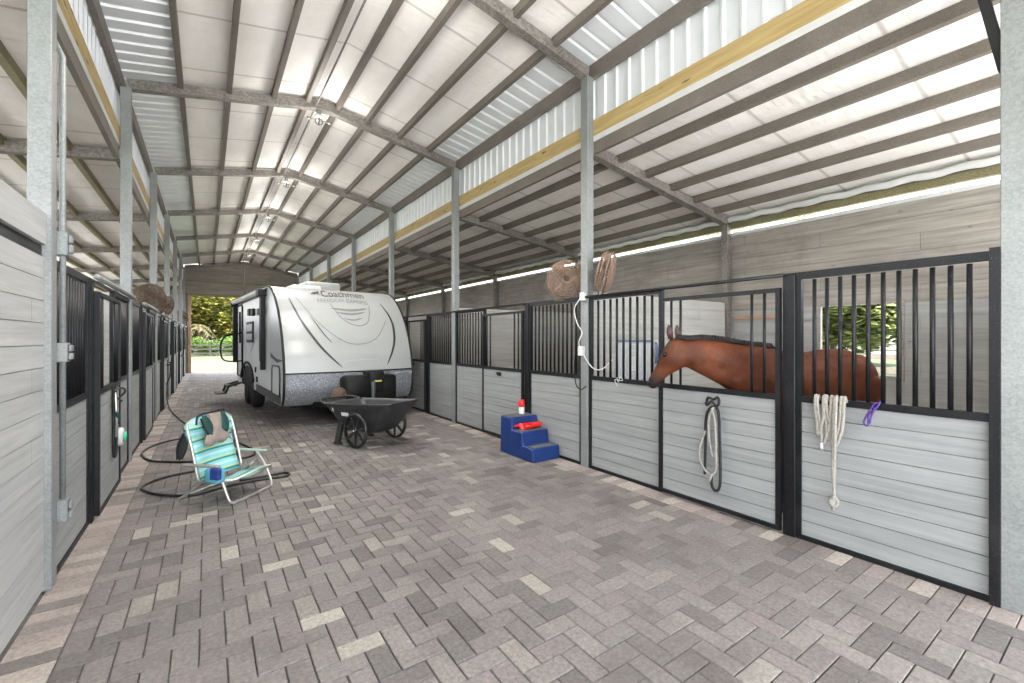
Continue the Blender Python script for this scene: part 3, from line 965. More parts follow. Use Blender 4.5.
# local axes: x right across the front, y back along the trailer, z up
def prof(z):
    """setback of the front skin at height z"""
    pts = [(.40, .16), (.52, .06), (.70, .01), (.98, .0), (1.3, .06), (1.6, .16), (1.9, .32), (2.15, .50), (2.38, .74), (2.54, .98), (2.63, 1.22), (2.66, 1.45)]
    for (a, b), (c, d) in zip(pts, pts[1:]):
        if z <= c:
            t = (z - a) / (c - a); t = max(0, t)
            return b + (d - b) * t
    return pts[-1][1]
ZP = [.40, .46, .52, .60, .70, .84, .98, 1.15, 1.3, 1.45, 1.6, 1.75, 1.9, 2.03, 2.15, 2.27, 2.38, 2.47, 2.54, 2.59, 2.63, 2.65, 2.66]
def crown(x):                     # the front is slightly domed across
    u = (x / RW) * 2 - 1
    return .10 * (1 - u * u) ** .8 if abs(u) < 1 else 0
def skin(x, z, off=0.0):
    y = prof(z) - crown(x) * (1 if z < 2.4 else max(0, (2.66 - z) / .26))
    dz = (prof(z + .03) - prof(z - .03)) / .06
    n = Vector((0, -1, dz)).normalized()
    return Vector((x, y, z)) + n * off
NX = 24
def skin_patch(zs, x0, x1, off):
    m = MB(); vs = []; nx = NX
    for z in zs:
        for i in range(nx + 1): vs.append(skin(x0 + (x1 - x0) * i / nx, z, off))
    fs = [(j * (nx + 1) + i, j * (nx + 1) + i + 1, (j + 1) * (nx + 1) + i + 1, (j + 1) * (nx + 1) + i) for j in range(len(zs) - 1) for i in range(nx)]
    m.add(vs, fs, True); return m
def sub(z0, z1, n): return [z0 + (z1 - z0) * i / n for i in range(n + 1)]
# body shell: side walls, roof, rear, underbody
m = MB()
side = [(prof(z), z) for z in ZP] + [(RL, 2.62), (RL, .62), (4.7, .50), (2.6, .46), (.9, .40)]
for x in (0.0, RW):
    m.add([(x, y, z) for y, z in side], [tuple(range(len(side)))])
n = len(side)
roof = [(prof(2.66), 2.66), (2.6, 2.67), (RL, 2.62), (RL, .62), (4.7, .50), (2.6, .46), (.9, .40), (.16, .40)]
for (a, b), (c, d) in zip(roof, roof[1:]):
    m.add([(0, a, b), (RW, a, b), (RW, c, d), (0, c, d)], [(0, 1, 2, 3)])
m.build('side_shell', M['rv_side'], rv)
skin_patch(sub(.985, 2.66, 34), 0, RW, 0).build('front_cap', M['rv_white'], rv)
skin_patch(sub(.40, .97, 10), 0, RW, .002).build('diamond_plate_apron', M['diamond'], rv)
m = MB(); m.tube([skin(RW * i / 24, .985, .006) for i in range(25)], .012, 6)
m.build('belt_trim', M['trim_black'], rv)
for x in (0.0, RW):
    m = MB(); m.tube([skin(x, z, .004) for z in sub(.40, 2.65, 40)] + [Vector((x, y, 2.672)) for y in (1.6, 2.4, 3.6, RL)], .022, 8)
    m.build('edge_moulding', M['trim_black'], rv)
# silver grey front band of the side wall and the swooshes on it
def side_poly(name, pts, mat, off=.006, th=.004):
    m = MB(); m.prism([(-off, y, z) for y, z in pts], (th, 0, 0)); return m.build(name, mat, rv)
band = [(prof(z) + .03, z) for z in sub(.46, 2.6, 16)] + [(1.32, 2.6), (1.22, 2.0), (1.15, 1.4), (1.1, .46)]
side_poly('side_band', band, M['rv_band'])
side_poly('side_swoosh', [(.06, 1.22), (.5, 1.16), (1.1, 1.26), (1.1, 1.34), (.6, 1.24)], M['dkgrey'], .010)
side_poly('side_swoosh', [(1.4, 2.35), (2.3, 1.95), (3.3, 1.35), (3.3, 1.28), (2.2, 1.80), (1.4, 2.2)], M['rv_band'], .007)
side_poly('side_swoosh', [(1.5, .62), (2.9, 1.0), (4.2, 1.5), (4.2, 1.46), (2.9, .93), (1.6, .56)], M['white'], .007)
side_poly('lower_skirt', [(.22, .42), (.9, .41), (2.6, .47), (2.6, .62), (1.2, .60), (.22, .62)], M['dkgrey'], .009)
# baggage door
m = MB()
m.tube([(-.012, y, z) for y, z in ((.28, .60), (.28, 1.04), (.34, 1.10), (.86, 1.10), (.92, 1.04), (.92, .60), (.86, .56), (.34, .56))], .016, 6, close=True)
bd = m.build('baggage_door', M['dkgrey'], rv)
m = MB(); m.box(-.012, -.004, .30, .90, .58, 1.08); m.build('door_skin', M['rv_side'], bd)
# window, vents, lamps, outlets on the side wall
m = MB(); m.box(-.03, .0, 2.9, 3.75, 1.52, 2.0, .01)
wd = m.build('side_window', M['gloss_black'], rv)
m = MB(); m.box(-.034, -.028, 2.97, 3.68, 1.78, 1.94); m.build('pane', M['ltgrey'], wd)
m = MB(); m.box(-.034, -.028, 2.97, 3.68, 1.58, 1.72); m.build('pane', M['ltgrey'], wd)
for y0, z0 in ((2.75, 2.12), (3.2, 2.14)):
    m = MB(); m.box(-.06, .0, y0, y0 + .22, z0, z0 + .16, .01); m.build('speaker', M['gloss_black'], rv)
m = MB(); m.box(-.07, .0, 1.95, 2.15, 2.1, 2.24, .01); m.build('porch_lamp', M['gloss_black'], rv)
for y0, z0 in ((2.6, .86), (2.45, .66), (4.1, .86)):
    m = MB(); m.box(-.02, .0, y0, y0 + .12, z0, z0 + .12, .004); m.build('outlet_cover', M['gloss_black'], rv)
# entry door
m = MB()
m.tube([(-.014, y, z) for y, z in ((4.42, .66), (4.42, 2.40), (4.5, 2.46), (5.06, 2.46), (5.14, 2.40), (5.14, .66))], .022, 6, close=True)
ed = m.build('entry_door', M['gloss_black'], rv)
m = MB(); m.box(-.014, -.004, 4.44, 5.12, .68, 2.44); m.build('door_skin', M['rv_side'], ed)
m = MB(); m.box(-.02, -.012, 4.62, 4.94, 1.5, 2.3, .003); m.build('door_window', M['glass'], ed)
m = MB(); m.tube(spline([(-.02, 4.36, 1.05), (-.36, 4.42, 1.06), (-.46, 4.44, 1.2), (-.46, 4.44, 1.5), (-.34, 4.42, 1.68), (-.02, 4.36, 1.75)], 8), .018, 8)
m.build('grab_handle', M['gloss_black'], rv)
# folding step
st = MB(); st.beam((-.02, 4.5, .50), (-.3, 4.5, .42), .03, .05); st.beam((-.02, 5.0, .50), (-.3, 5.0, .42), .03, .05)
st.beam((-.3, 4.5, .42), (-.36, 4.5, .26), .03, .05); st.beam((-.3, 5.0, .42), (-.36, 5.0, .26), .03, .05)
st.box(-.34, -.12, 4.47, 5.03, .42, .44); st.box(-.56, -.34, 4.47, 5.03, .24, .26)
st.build('folding_step', M['trim_black'], rv)
# awning: roller tube on top, two folded arms
for y0, sg in ((1.55, 1), (5.3, -1)):
    m = MB(); m.box(-.11, -.02, y0 - .05, y0 + .02, .98, 2.56, .006); m.box(-.10, -.03, y0 + .10, y0 + .15, 1.15, 2.52, .004)
    m.beam((-.07, y0 - .02, 1.0), (-.07, y0 + .13, 1.2), .04, .04)
    m.box(-.16, -.0, y0 - .06, y0 + .18, 2.46, 2.60, .01)
    m.build('awning_arm', M['gloss_black'], rv)
m = MB(); m.tube([(-.10, 1.6, 2.56), (-.10, 5.3, 2.56)], .055, 12)
m.build('awning_roller', M['ltgrey'], rv)
m = MB(); m.tube([(-.0, 1.4, 2.61), (-.0, RL, 2.61)], .02, 6); m.build('awning_rail', M['dkgrey'], rv)
# wheels
for x0, xs in ((.03, 1), (RW - .25, -1)):
    for yc in (3.35, 4.12):
        m = MB()
        P = [(.17, 0), (.30, .0), (.335, .03), (.34, .11), (.335, .19), (.30, .22), (.17, .22)]
        m.lathe(P, 28, (x0, yc, .34), 'x')
        tw = m.build('wheel', M['rubber'], rv)
        m = MB(); m.lathe([(.001, .06), (.06, .05), (.14, .07), (.172, .01), (.175, .2), (.001, .2)], 20, (x0, yc, .34), 'x'); m.build('rim', M['alu'], tw)
m = MB(); m.tube([(-.008, 3.74 + .86 * math.cos(a), .62 + .42 * math.sin(a)) for a in [PI * i / 16 for i in range(17)]], .03, 6)
m.prism([(-.004, 3.74 + .84 * math.cos(a), .47 + .5 * math.sin(a)) for a in [PI * i / 16 for i in range(17)]], (.003, 0, 0))
m.build('wheel_arch', M['gloss_black'], rv)
m = MB(); m.box(.1, RW - .1, 3.2, 4.3, .30, .36); m.box(.2, .3, .3, RL - .1, .33, .5); m.box(RW - .3, RW - .2, .3, RL - .1, .33, .5)
m.build('chassis', M['gloss_black'], rv)
# roof air conditioner and vent
m = MB(); m.box(.95, 1.75, 2.35, 3.2, 2.66, 2.94, .06); m.build('air_conditioner', M['rv_white'], rv)
m = MB(); m.box(.55, 1.15, 1.85, 2.45, 2.66, 2.78, .03); m.build('roof_vent', M['white'], rv)
# tongue, coupler, jack, tank cover
m = MB(); m.beam((.35, .35, .40), (1.22, -1.05, .40), .06, .10); m.beam((RW - .35, .35, .40), (1.22, -1.05, .40), .06, .10); m.box(1.15, 1.29, -1.3, -1.0, .36, .46, .01)
m.build('tongue', M['gloss_black'], rv)
m = MB(); m.tube([(1.22, -.95, .03), (1.22, -.95, .85)], .035, 10); m.box(1.14, 1.30, -1.03, -.87, 0, .03); m.build('tongue_jack', M['dkgrey'], rv)
m = MB()
for xc in (1.16, 1.62):
    m.box(xc - .27, xc + .27, -.48, -.12, .44, .92, .07)
m.box(1.34, 1.62, -.50, -.12, .60, 1.0, .03)
tc = m.build('tank_cover', M['dkgrey'], rv)
tc.data.materials[0] = M['gloss_black']
m = MB(); m.box(1.42, 1.56, -.506, -.499, .80, .83, .002); m.build('badge', M['brass'], tc)
m = MB(); m.lathe([(.001, -.05), (.13, -.045), (.14, 0), (.13, .045), (.001, .05)], 18, (.80, -.42, .60), 'y'); m.build('coiled_cable', M['rust_dark'], rv)
m = MB(); m.box(2.02, 2.42, -.105, -.075, .46, .93); mp = m.build('access_panel', M['ltgrey'], rv)
for v in mp.data.vertices:
    q = skin(v.co.x, max(.42, v.co.z), .01); v.co.y = q.y + (0.0 if v.co.y < -.09 else .008)

# front cap graphics
def cap_line(name, pts, w, mat, taper=False, off=.008):
    """flat vinyl strip laid over the curved cap, points in (x, z)"""
    P = spline([(a, b, 0) for a, b in pts], 10); m = MB(); vs = []; N = len(P)
    for i, p in enumerate(P):
        d = (P[min(i + 1, N - 1)] - P[max(0, i - 1)]).normalized(); nrm = Vector((-d.y, d.x, 0))
        ww = w * (math.sin(PI * min(1, max(.02, i / (N - 1)))) ** .6 if taper else 1) / 2
        for sg in (-1, 1):
            q = p + nrm * ww * sg; vs.append(skin(q.x, q.y, off))
    m.add(vs, [(2 * i, 2 * i + 1, 2 * i + 3, 2 * i + 2) for i in range(N - 1)])
    return m.build(name, mat, rv)
cap_line('cap_swoosh', [(.22, 2.40), (.34, 1.95), (.62, 1.45), (.98, 1.06)], .045, M['dkgrey'], True)
cap_line('cap_swoosh', [(.52, 2.02), (.68, 1.72), (.82, 1.52)], .018, M['dkgrey'], True)
cap_line('cap_swoosh', [(2.00, 2.36), (2.12, 1.95), (2.06, 1.5), (1.86, 1.08)], .05, M['dkgrey'], True)
cap_line('cap_contour', [(.32, 2.45), (.60, 1.95), (1.0, 1.58), (1.35, 1.50), (1.7, 1.62), (2.0, 2.0)], .012, M['faded'])
cap_line('cap_contour', [(1.0, 1.10), (1.06, 1.18), (1.62, 1.20), (1.68, 1.13)], .010, M['ltgrey'])
cap_line('cap_contour', [(.94, 2.30), (1.05, 2.05), (1.22, 1.90), (1.42, 1.86), (1.60, 1.96), (1.72, 2.28)], .016, M['faded'])
def cap_text(txt, x0, x1, z, h, mat, name, sag=0.0, shear=0.0):
    cu = bpy.data.curves.new('t', 'FONT'); cu.body = txt; cu.size = 1.0; cu.resolution_u = 3; cu.shear = shear
    to = bpy.data.objects.new('t', cu); C.objects.link(to)
    bpy.context.view_layer.update()
    me = bpy.data.meshes.new_from_object(to.evaluated_get(bpy.context.evaluated_depsgraph_get()))
    bpy.data.objects.remove(to)
    bm = bmesh.new(); bm.from_mesh(me)
    bmesh.ops.triangulate(bm, faces=bm.faces)
    for _ in range(2):
        es = [e for e in bm.edges if e.calc_length() > .15]
        if es: bmesh.ops.subdivide_edges(bm, edges=es, cuts=2); bmesh.ops.triangulate(bm, faces=bm.faces)
    xs = [v.co.x for v in bm.verts]; ys = [v.co.y for v in bm.verts]
    a, b, c, d = min(xs), max(xs), min(ys), max(ys)
    for v in bm.verts:
        t = (v.co.x - a) / (b - a)
        v.co = skin(x0 + (x1 - x0) * t, z + h * (v.co.y - c) / (d - c) + sag * (1 - (2 * t - 1) ** 2), .010)
    bm.to_mesh(me); bm.free()
    me.materials.clear(); me.materials.append(mat); me.name = name
    o = bpy.data.objects.new(name, me); C.objects.link(o); o.parent = rv
    return o
cap_text('Coachmen', .86, 1.72, 2.44, .15, M['dkgrey'], 'lettering', .015, .25)
# leaping dog mark before the lettering
m = MB()
dog = [(.70, 2.50), (.74, 2.53), (.78, 2.545), (.83, 2.55), (.87, 2.575), (.90, 2.57), (.875, 2.55), (.85, 2.52), (.86, 2.485), (.83, 2.51), (.79, 2.51), (.76, 2.48), (.75, 2.505), (.72, 2.49)]
m.prism([skin(x, z, .009) for x, z in [(a - .04, b - .005) for a, b in dog]], (0, -.002, .001)); m.build('dog_mark', M['dkgrey'], rv)
cap_text('FREEDOM EXPRESS', .72, 1.72, 2.30, .085, M['faded'], 'faded_lettering', .03)
for i, (a, b, z) in enumerate(((.92, 1.66, 2.20), (1.0, 1.58, 2.12), (1.12, 1.5, 2.0))):
    cap_line('faded_emblem', [(a, z), ((a + b) / 2, z - .03), (b, z + .02)], .05 - .01 * i, M['faded'], True)

# ------------------------------------------------------------------ garden cart
CA = math.atan2(.33, .67)
cart = thing('garden_cart', 'black plastic two wheeled garden cart standing in front of the trailer', 'cart', (2.13, 6.79, 0), CA - PI / 2)
cart.scale = (.92, .95, 1)
# local x = towards the tipping lip, local y = along the axle
def tub_ring(z, x0, x1, w0, w1, r=.12, n=6, xt=0):
    pts = []
    c = [(x1 - r, w1 / 2 - r, 0), (x0 + r, w0 / 2 - r, PI / 2), (x0 + r, -w0 / 2 + r, PI), (x1 - r, -w1 / 2 + r, 1.5 * PI)]
    for cx_, cy_, a0 in c:
        for k in range(n):
            a = a0 + PI / 2 * k / (n - 1)
            x = cx_ + r * math.cos(a)
            pts.append((x, cy_ + r * math.sin(a), z + xt * max(0, x - .2)))
    return pts
m = MB()
m.rings([tub_ring(.205, -.30, .34, .50, .42, .08), tub_ring(.24, -.36, .42, .56, .50, .1), tub_ring(.42, -.50, .60, .70, .62, .12, xt=.05), tub_ring(.585, -.66, .76, .80, .70, .13, xt=.10),
         tub_ring(.61, -.70, .82, .86, .76, .14, xt=.12), tub_ring(.615, -.68, .79, .83, .73, .13, xt=.12), tub_ring(.58, -.62, .72, .76, .66, .12, xt=.10), tub_ring(.44, -.46, .54, .64, .56, .1, xt=.05), tub_ring(.255, -.30, .34, .48, .42, .08)])
tb_ = m.build('tub', M['tub'], cart); tb_.location.x = -.13
for yy in (-.34, .34):
    m = MB(); m.beam((-.40, yy, .34), (-.50, yy, .015), .05, .09); m.box(-.56, -.42, yy - .03, yy + .03, 0, .03)
    m.build('foot', M['tub'], cart)
m = MB(); m.tube(spline([(-.62, .36, .60), (-.80, .34, .63), (-.88, .2, .64), (-.88, -.2, .64), (-.80, -.34, .63), (-.62, -.36, .60)], 6), .018, 8); hd_ = m.build('handle', M['tub'], cart); hd_.location.x = -.13
m = MB(); m.tube([(0, -.42, .26), (0, .42, .26)], .012, 8); m.build('axle', M['alu'], cart)
for yy in (-.40, .44):
    m = MB(); R = .26
    m.lathe([(R - .035, -.025), (R - .01, -.028), (R, -.015), (R, .015), (R - .01, .028), (R - .035, .025), (R - .035, -.025)], 36, (0, yy, R), 'y', cap=False)
    for k in range(7):
        a = 2 * PI * k / 7 + .2
        m.beam((.03 * math.cos(a), yy, R + .03 * math.sin(a)), ((R - .03) * math.cos(a), yy, R + (R - .03) * math.sin(a)), .022, .034, (0, 1, 0))
    m.lathe([(.001, -.04), (.035, -.038), (.04, 0), (.035, .038), (.001, .04)], 16, (0, yy, R), 'y')
    w = m.build('wheel', M['wheel_plastic'], cart)
    m = MB(); m.lathe([(.001, -.05), (.012, -.05), (.012, .05), (.001, .05)], 10, (0, yy, R), 'y'); m.build('hub_cap', M['alu'], w)
for x0, x1, z0 in ((-.62, -.55, .50), (-.38, -.22, .44)):
    m = MB(); m.box(x0, x1, -.40, -.385, z0, z0 + .055, .002)
    lb = m.build('sticker', M['white'], cart)
    for v in lb.data.vertices: v.co.y += (.59 - v.co.z) * .26 + .003

# ------------------------------------------------------------------ mounting block
mb_t = thing('mounting_block', 'royal blue plastic three step mounting block against the right stall fronts', 'mounting block', (3.44, 4.515, 0))
m = MB()
m.prism([(0, 0, 0), (0, .012, .18), (0, .235, .19), (0, .245, .355), (0, .485, .36), (0, .495, .515), (0, .76, .515), (0, .775, 0)], (.46, 0, 0))
bl = m.build('steps', M['blue'], mb_t)
bv = bl.modifiers.new('b', 'BEVEL'); bv.width = .022; bv.segments = 3; bv.limit_method = 'ANGLE'
m = MB(); m.box(-.004, .02, .30, .315, .02, .33); m.box(-.004, .02, .55, .565, .02, .48); m.build('side_rib', M['blue'], mb_t)
for y0, y1, z in ((.02, .225, .18), (.255, .47, .355), (.505, .75, .515)):
    m = MB(); m.box(.03, .43, y0 + .015, y1 - .01, z, z + .004, .002)
    for i in range(6): m.box(.05, .41, y0 + .02 + i * (y1 - y0 - .05) / 6, y0 + .032 + i * (y1 - y0 - .05) / 6, z + .004, z + .008)
    m.build('tread', M['tread'], mb_t)
bt = thing('spray_bottle', 'small white bottle with a red top on the highest blue step', 'bottle', (3.735, 5.17, .523))
bt.scale = (1.15, 1.15, 1.15)
m = MB(); m.lathe([(.001, 0), (.034, .0), (.036, .01), (.036, .075), (.028, .09), (.001, .09)], 16); m.build('bottle', M['white'], bt)
m = MB(); m.lathe([(.001, .09), (.036, .09), (.04, .10), (.04, .15), (.03, .175), (.001, .18)], 16); m.build('cap', M['red'], bt)
sp = thing('feed_scoop', 'red plastic feed scoop lying on the middle blue step', 'scoop', (3.70, 4.86, .363), -.35)
sp.scale = (1.25, 1.25, 1.25)
m = MB()
rs = []
for y, r in ((-.10, .045), (-.07, .055), (.05, .062), (.14, .07)):
    ring = [(r * math.cos(a), y, .06 + (r * .9) * math.sin(a)) for a in [PI + PI * k / 10 for k in range(11)]]
    ring += [(r * .9 * math.cos(a), y, .06 + r * .8 * math.sin(a)) for a in [2 * PI - PI * k / 10 for k in range(11)]]
    rs.append(ring)
m.rings(rs); m.rings([rs[0], [(x * .2, y, .05 + (z - .06) * .2) for x, y, z in rs[0]]])
m.box(-.045, .045, -.10, .02, .055, .065, .003)
o = m.build('bowl', M['red'], sp); o.rotation_euler = (0, 0, PI / 2 + .3)
m = MB(); m.tube([(.08, -.02, .05), (.14, -.04, .035), (.22, -.07, .02)], .014, 8, taper=[1.2, 1, 1.1]); o = m.build('handle', M['red'], sp); o.rotation_euler = (0, 0, PI - .0)

# ------------------------------------------------------------------ beach chair
WV = Vector((.70, .715, 0)).normalized(); ang = math.atan2(WV.y, WV.x)
ch = thing('beach_chair', 'low folding beach chair with aqua striped fabric on the pavers', 'chair', (.185, 5.03, 0), ang)
# local x across the chair (0 .. .58), y towards the back, z up
CWD = .58
m = MB()
fr = [(.0, .20, .37), (.0, .10, .24), (.0, .02, .06), (.03, .0, .016), (.08, -.01, .014), (CWD - .08, -.01, .014), (CWD - .03, .0, .016), (CWD, .02, .06), (CWD, .10, .24), (CWD, .20, .37)]
m.tube(spline(fr, 4), .0125, 8); m.build('front_legs', M['alu'], ch)
m = MB()
rr_ = [(.03, .22, .26), (.03, .50, .08), (.04, .60, .02), (.09, .62, .014), (CWD - .09, .62, .014), (CWD - .04, .60, .02), (CWD - .03, .50, .08), (CWD - .03, .22, .26)]
m.tube(spline(rr_, 4), .0125, 8); m.build('rear_legs', M['alu'], ch)
# seat rails and back rails
m = MB()
bk = [(.015, .37, .20), (.015, .43, .46), (.015, .50, .72), (.05, .512, .77), (.12, .515, .79), (CWD - .12, .515, .79), (CWD - .05, .512, .77), (CWD - .015, .50, .72), (CWD - .015, .43, .46), (CWD - .015, .37, .20)]
m.tube(spline(bk, 4), .0135, 8); m.build('back_frame', M['alu'], ch)
m = MB()
for x in (.03, CWD - .03): m.tube([(x, .0, .235), (x, .40, .16)], .0115, 8)
m.tube([(.03, .0, .235), (CWD - .03, .0, .235)], .0115, 8); m.build('seat_frame', M['alu'], ch)
def sling(name, rows, x0, x1, v0, v1, sag):
    nx = 8; m = MB(); vs = []; uv = []
    N = len(rows)
    for i, (y, z) in enumerate(rows):
        for k in range(nx + 1):
            t = k / nx
            vs.append((x0 + (x1 - x0) * t, y + sag[0] * math.sin(PI * t), z - sag[1] * math.sin(PI * t))); uv.append((t, v0 + (v1 - v0) * i / (N - 1)))
    m.add(vs, [(i * (nx + 1) + k, i * (nx + 1) + k + 1, (i + 1) * (nx + 1) + k + 1, (i + 1) * (nx + 1) + k) for i in range(N - 1) for k in range(nx)], True)
    o = m.build(name, M['stripe'], ch, uvs=uv)
    s_ = o.modifiers.new('t', 'SOLIDIFY'); s_.thickness = .006
    return o
back_rows = [(.37 + .145 * t + .018 * math.sin(PI * t), .20 + .58 * t) for t in [i / 12 for i in range(13)]]
sling('back_sling', back_rows, .045, CWD - .045, .55, 2.05, (.03, 0))
sling('seat_sling', [(.0 + .38 * t, .24 - .075 * t) for t in [i / 6 for i in range(7)]], .04, CWD - .04, 0.02, .55, (0, .03))
m = MB()   # sleeve over the top of the frame
vs = []
for i in range(13):
    t = i / 12; x = .0 + CWD * t; zt = .73 + .075 * (1 - abs(2 * t - 1) ** 4)
    vs.append([(x, .535, zt + .008), (x, .505, zt + .012), (x, .465, zt - .14), (x, .48, zt - .145), (x, .52, zt - .06)])
m.rings(vs)
o = m.build('headrest_sleeve', M['stripe'], ch, uvs=[(0, v[2] * 2.6) for v in m.v])
for x0, nm, mt in ((-.055, 'armrest', M['armrest_grey']), (CWD - .005, 'armrest', M['armrest'])):
    m = MB(); m.box(x0, x0 + .06, .10, .50, .365, .385, .01); m.build(nm, mt, ch)
for x in (-.01, CWD + .01):
    m = MB(); m.tube([(x, .22, .37), (x, .18, .32), (CWD / 2 + (x - CWD / 2) * .97, .34, .17)], .009, 6); m.build('brace', M['alu'], ch)
m = MB(); m.box(-.085, .02, .06, .22, .22, .365, .03); cp = m.build('cup_pocket', M['aqua'], ch)
m = MB(); m.box(-.09, -.04, .05, .15, .26, .37, .01); m.build('pocket_panel', M['pocket_blue'], cp)
# cloth hung over the chair back
cl = thing('taupe_top', 'taupe cloth with dark straps draped over the back of the beach chair', 'clothing', (.185, 5.03, 0), ang)
m = MB(); nx, nz = 10, 10; vs = []
for j in range(nz + 1):
    t = j / nz
    for i in range(nx + 1):
        u = i / nx
        hw = (.07 + .10 * t) * (1.0 - .15 * math.sin(PI * t))
        x = .30 + (u - .5) * 2 * hw + .02 * math.sin(5 * t)
        z = .83 - .28 * t - (.04 * abs(math.sin(2.2 * PI * u)) if j == nz else 0)
        y = .47 - .06 * t + .012 * math.sin(7 * u + 3 * t) - .01
        vs.append((x, y, z))
m.add(vs, [(j * (nx + 1) + i, j * (nx + 1) + i + 1, (j + 1) * (nx + 1) + i + 1, (j + 1) * (nx + 1) + i) for j in range(nz) for i in range(nx)], True)
o = m.build('panel', M['cloth'], cl); s_ = o.modifiers.new('t', 'SOLIDIFY'); s_.thickness = .008
for x0 in (.15, .38):
    m = MB(); rs = []
    for t in [i / 8 for i in range(9)]:
        w = .015 + .045 * math.sin(PI * t) ** .7
        cxx = x0 + (.04 if x0 < .3 else -.0) * t + .03; z = .82 - .20 * t; y = .50 - .05 * t
        rs.append([(cxx + w * math.cos(a), y - .03 + .014 * math.sin(a), z) for a in [2 * PI * k / 10 for k in range(10)]])
    m.rings(rs); m.build('dark_cup', M['mesh_dark'], cl)
m = MB(); m.tube(spline([(.10, .48, .74), (.14, .50, .82), (.24, .48, .84), (.42, .48, .845), (.46, .50, .83)], 6), .010, 6)
m.tube(spline([(.12, .45, .80), (.16, .42, .66), (.20, .43, .62), (.22, .44, .70), (.20, .47, .82)], 6), .008, 6)
m.build('strap', M['cloth_black'], cl)
bg = MB()
rs = []
for t in [i / 8 for i in range(9)]:
    w = .025 + .028 * math.sin(PI * t) + .01 * t
    rs.append([(.04 + w * .5 * math.cos(a) - .03 * t, .55 + w * math.sin(a) + .03 * t, 0.66 - .24 * t + .015 * math.sin(3 * a)) for a in [2 * PI * k / 12 for k in range(12)]])
bg.rings(rs)
tag(bg.build('hanging_bag', M['cloth_black'], None, (.185, 5.03, 0), (0, 0, ang)), 'black and grey cloth bag hanging behind the left side of the beach chair', 'bag')

# ------------------------------------------------------------------ hose
hz = .014
HP = [(-.80, 13.3, .55), (-.78, 13.2, .25), (-.70, 12.7, .03), (-.50, 11.3, hz), (-.26, 9.95, hz), (.0, 9.0, hz), (.18, 8.6, hz), (.42, 7.85, hz), (.55, 7.3, hz), (.50, 6.95, hz), (.28, 6.9, hz), (-.07, 7.0, hz), (-.39, 7.2, hz), (-.62, 7.45, hz),
      (-.74, 7.95, hz), (-.66, 8.45, hz), (-.42, 8.75, hz), (-.1, 8.7, .02), (.25, 8.1, .035), (.36, 7.3, .035), (.22, 6.75, hz), (-.02, 6.57, hz), (-.38, 6.45, hz), (-.57, 6.16, hz), (-.44, 5.81, hz), (-.14, 5.55, hz), (.2, 5.68, hz), (.5, 5.72, hz), (.74, 5.70, hz), (.80, 5.78, hz), (.74, 5.86, hz), (.5, 5.83, hz), (.3, 5.8, .02)]
m = MB(); m.tube(spline(HP, 10), .014, 8)
tag(m.build('garden_hose', M['hose']), 'black garden hose looped on the pavers around the beach chair', 'hose')
for k, (s_, z_) in enumerate(((13.4, .98), (20.2, .98))):
    t = thing('hose_valve', 'dark water valve sticking out of the left stall row, %s from the camera' % ORD[k], 'valve', (AL, s_, z_), 0, 'valves on the left row')
    m = MB(); m.tube([(0, 0, 0), (.16, 0, 0)], .018, 8); m.tube([(.13, 0, .05), (.13, 0, -.16)], .016, 8); m.build('pipe', M['hose'], t)
    m = MB(); m.lathe([(.001, -.01), (.035, -.01), (.035, .01), (.001, .01)], 12, (.13, 0, .06)); m.build('handle', M['gloss_black'], t)
m = MB(); m.tube([(AL + .13, 13.4, .84), (AL + .12, 13.38, .7), (AL + .05, 13.3, .5)], .014, 8)
tag(m.build('hose_drop', M['hose']), 'short vertical hose drop under the nearer valve on the left', 'hose')

# ------------------------------------------------------------------ drum fans on the stall tops
def fan(loc, rz, tilt, label, mat, group=None, R=.30):
    t = thing('barn_fan', label, 'fan', loc, rz, group)
    t.rotation_euler = (tilt, 0, rz)
    # local y = blowing axis
    m = MB()
    for yy, sc_ in ((-.085, .62), (-.065, .9), (-.03, 1.0), (.03, 1.0), (.065, .9), (.085, .62)):
        m.tube([(R * sc_ * math.cos(a), yy, R * sc_ * math.sin(a)) for a in [2 * PI * k / 28 for k in range(28)]], .006, 5, close=True)
    for face in (-1, 1):
        for rk in (.3, .48, .78):
            m.tube([(R * rk * math.cos(a), face * (.09 if rk < .7 else .078), R * rk * math.sin(a)) for a in [2 * PI * k / 24 for k in range(24)]], .0035, 4, close=True)
        for k in range(44):
            a = 2 * PI * k / 44
            m.tube([(r * R * math.cos(a), face * y, r * R * math.sin(a)) for r, y in ((.15, .092), (.62, .085), (.9, .065), (1.0, .03))], .0030, 4)
    m.build('cage', mat, t)
    m = MB(); m.lathe([(.001, -.06), (.07, -.055), (.075, .03), (.05, .10), (.001, .11)], 16, (0, 0, 0), 'y'); m.build('motor', M['rust_dark'], t)
    for k in range(3):
        a0 = 2 * PI * k / 3; vs = []
        for r in (.06, .14, .25):
            for da in (-.38, 0, .38):
                a = a0 + da * (.8 if r < .1 else 1); vs.append((r * math.cos(a), da * .07, r * math.sin(a)))
        m = MB(); m.add(vs, [(3 * i + j, 3 * i + j + 1, 3 * i + j + 4, 3 * i + j + 3) for i in range(2) for j in range(2)], True)
        b = m.build('blade', mat, t); s2 = b.modifiers.new('t', 'SOLIDIFY'); s2.thickness = .004
    m = MB(); m.tube([(R + .005, 0, 0), (R + .03, 0, -.1), (.15, 0, -R - .03), (-.15, 0, -R - .03), (-R - .03, 0, -.1), (-R - .005, 0, 0)], .010, 6)
    m.build('bracket', M['rust_dark'], t)
    return t
fan((3.92, 4.42, 2.39), math.radians(-36), 0, 'dust caked round wire fan left of the nearest right column, facing the aisle', M['rust'], R=.25)
fan((3.95, 3.74, 2.40), math.radians(38), .25, 'dust caked wire fan seen edge on, right of the nearest right column', M['rust'], R=.25)
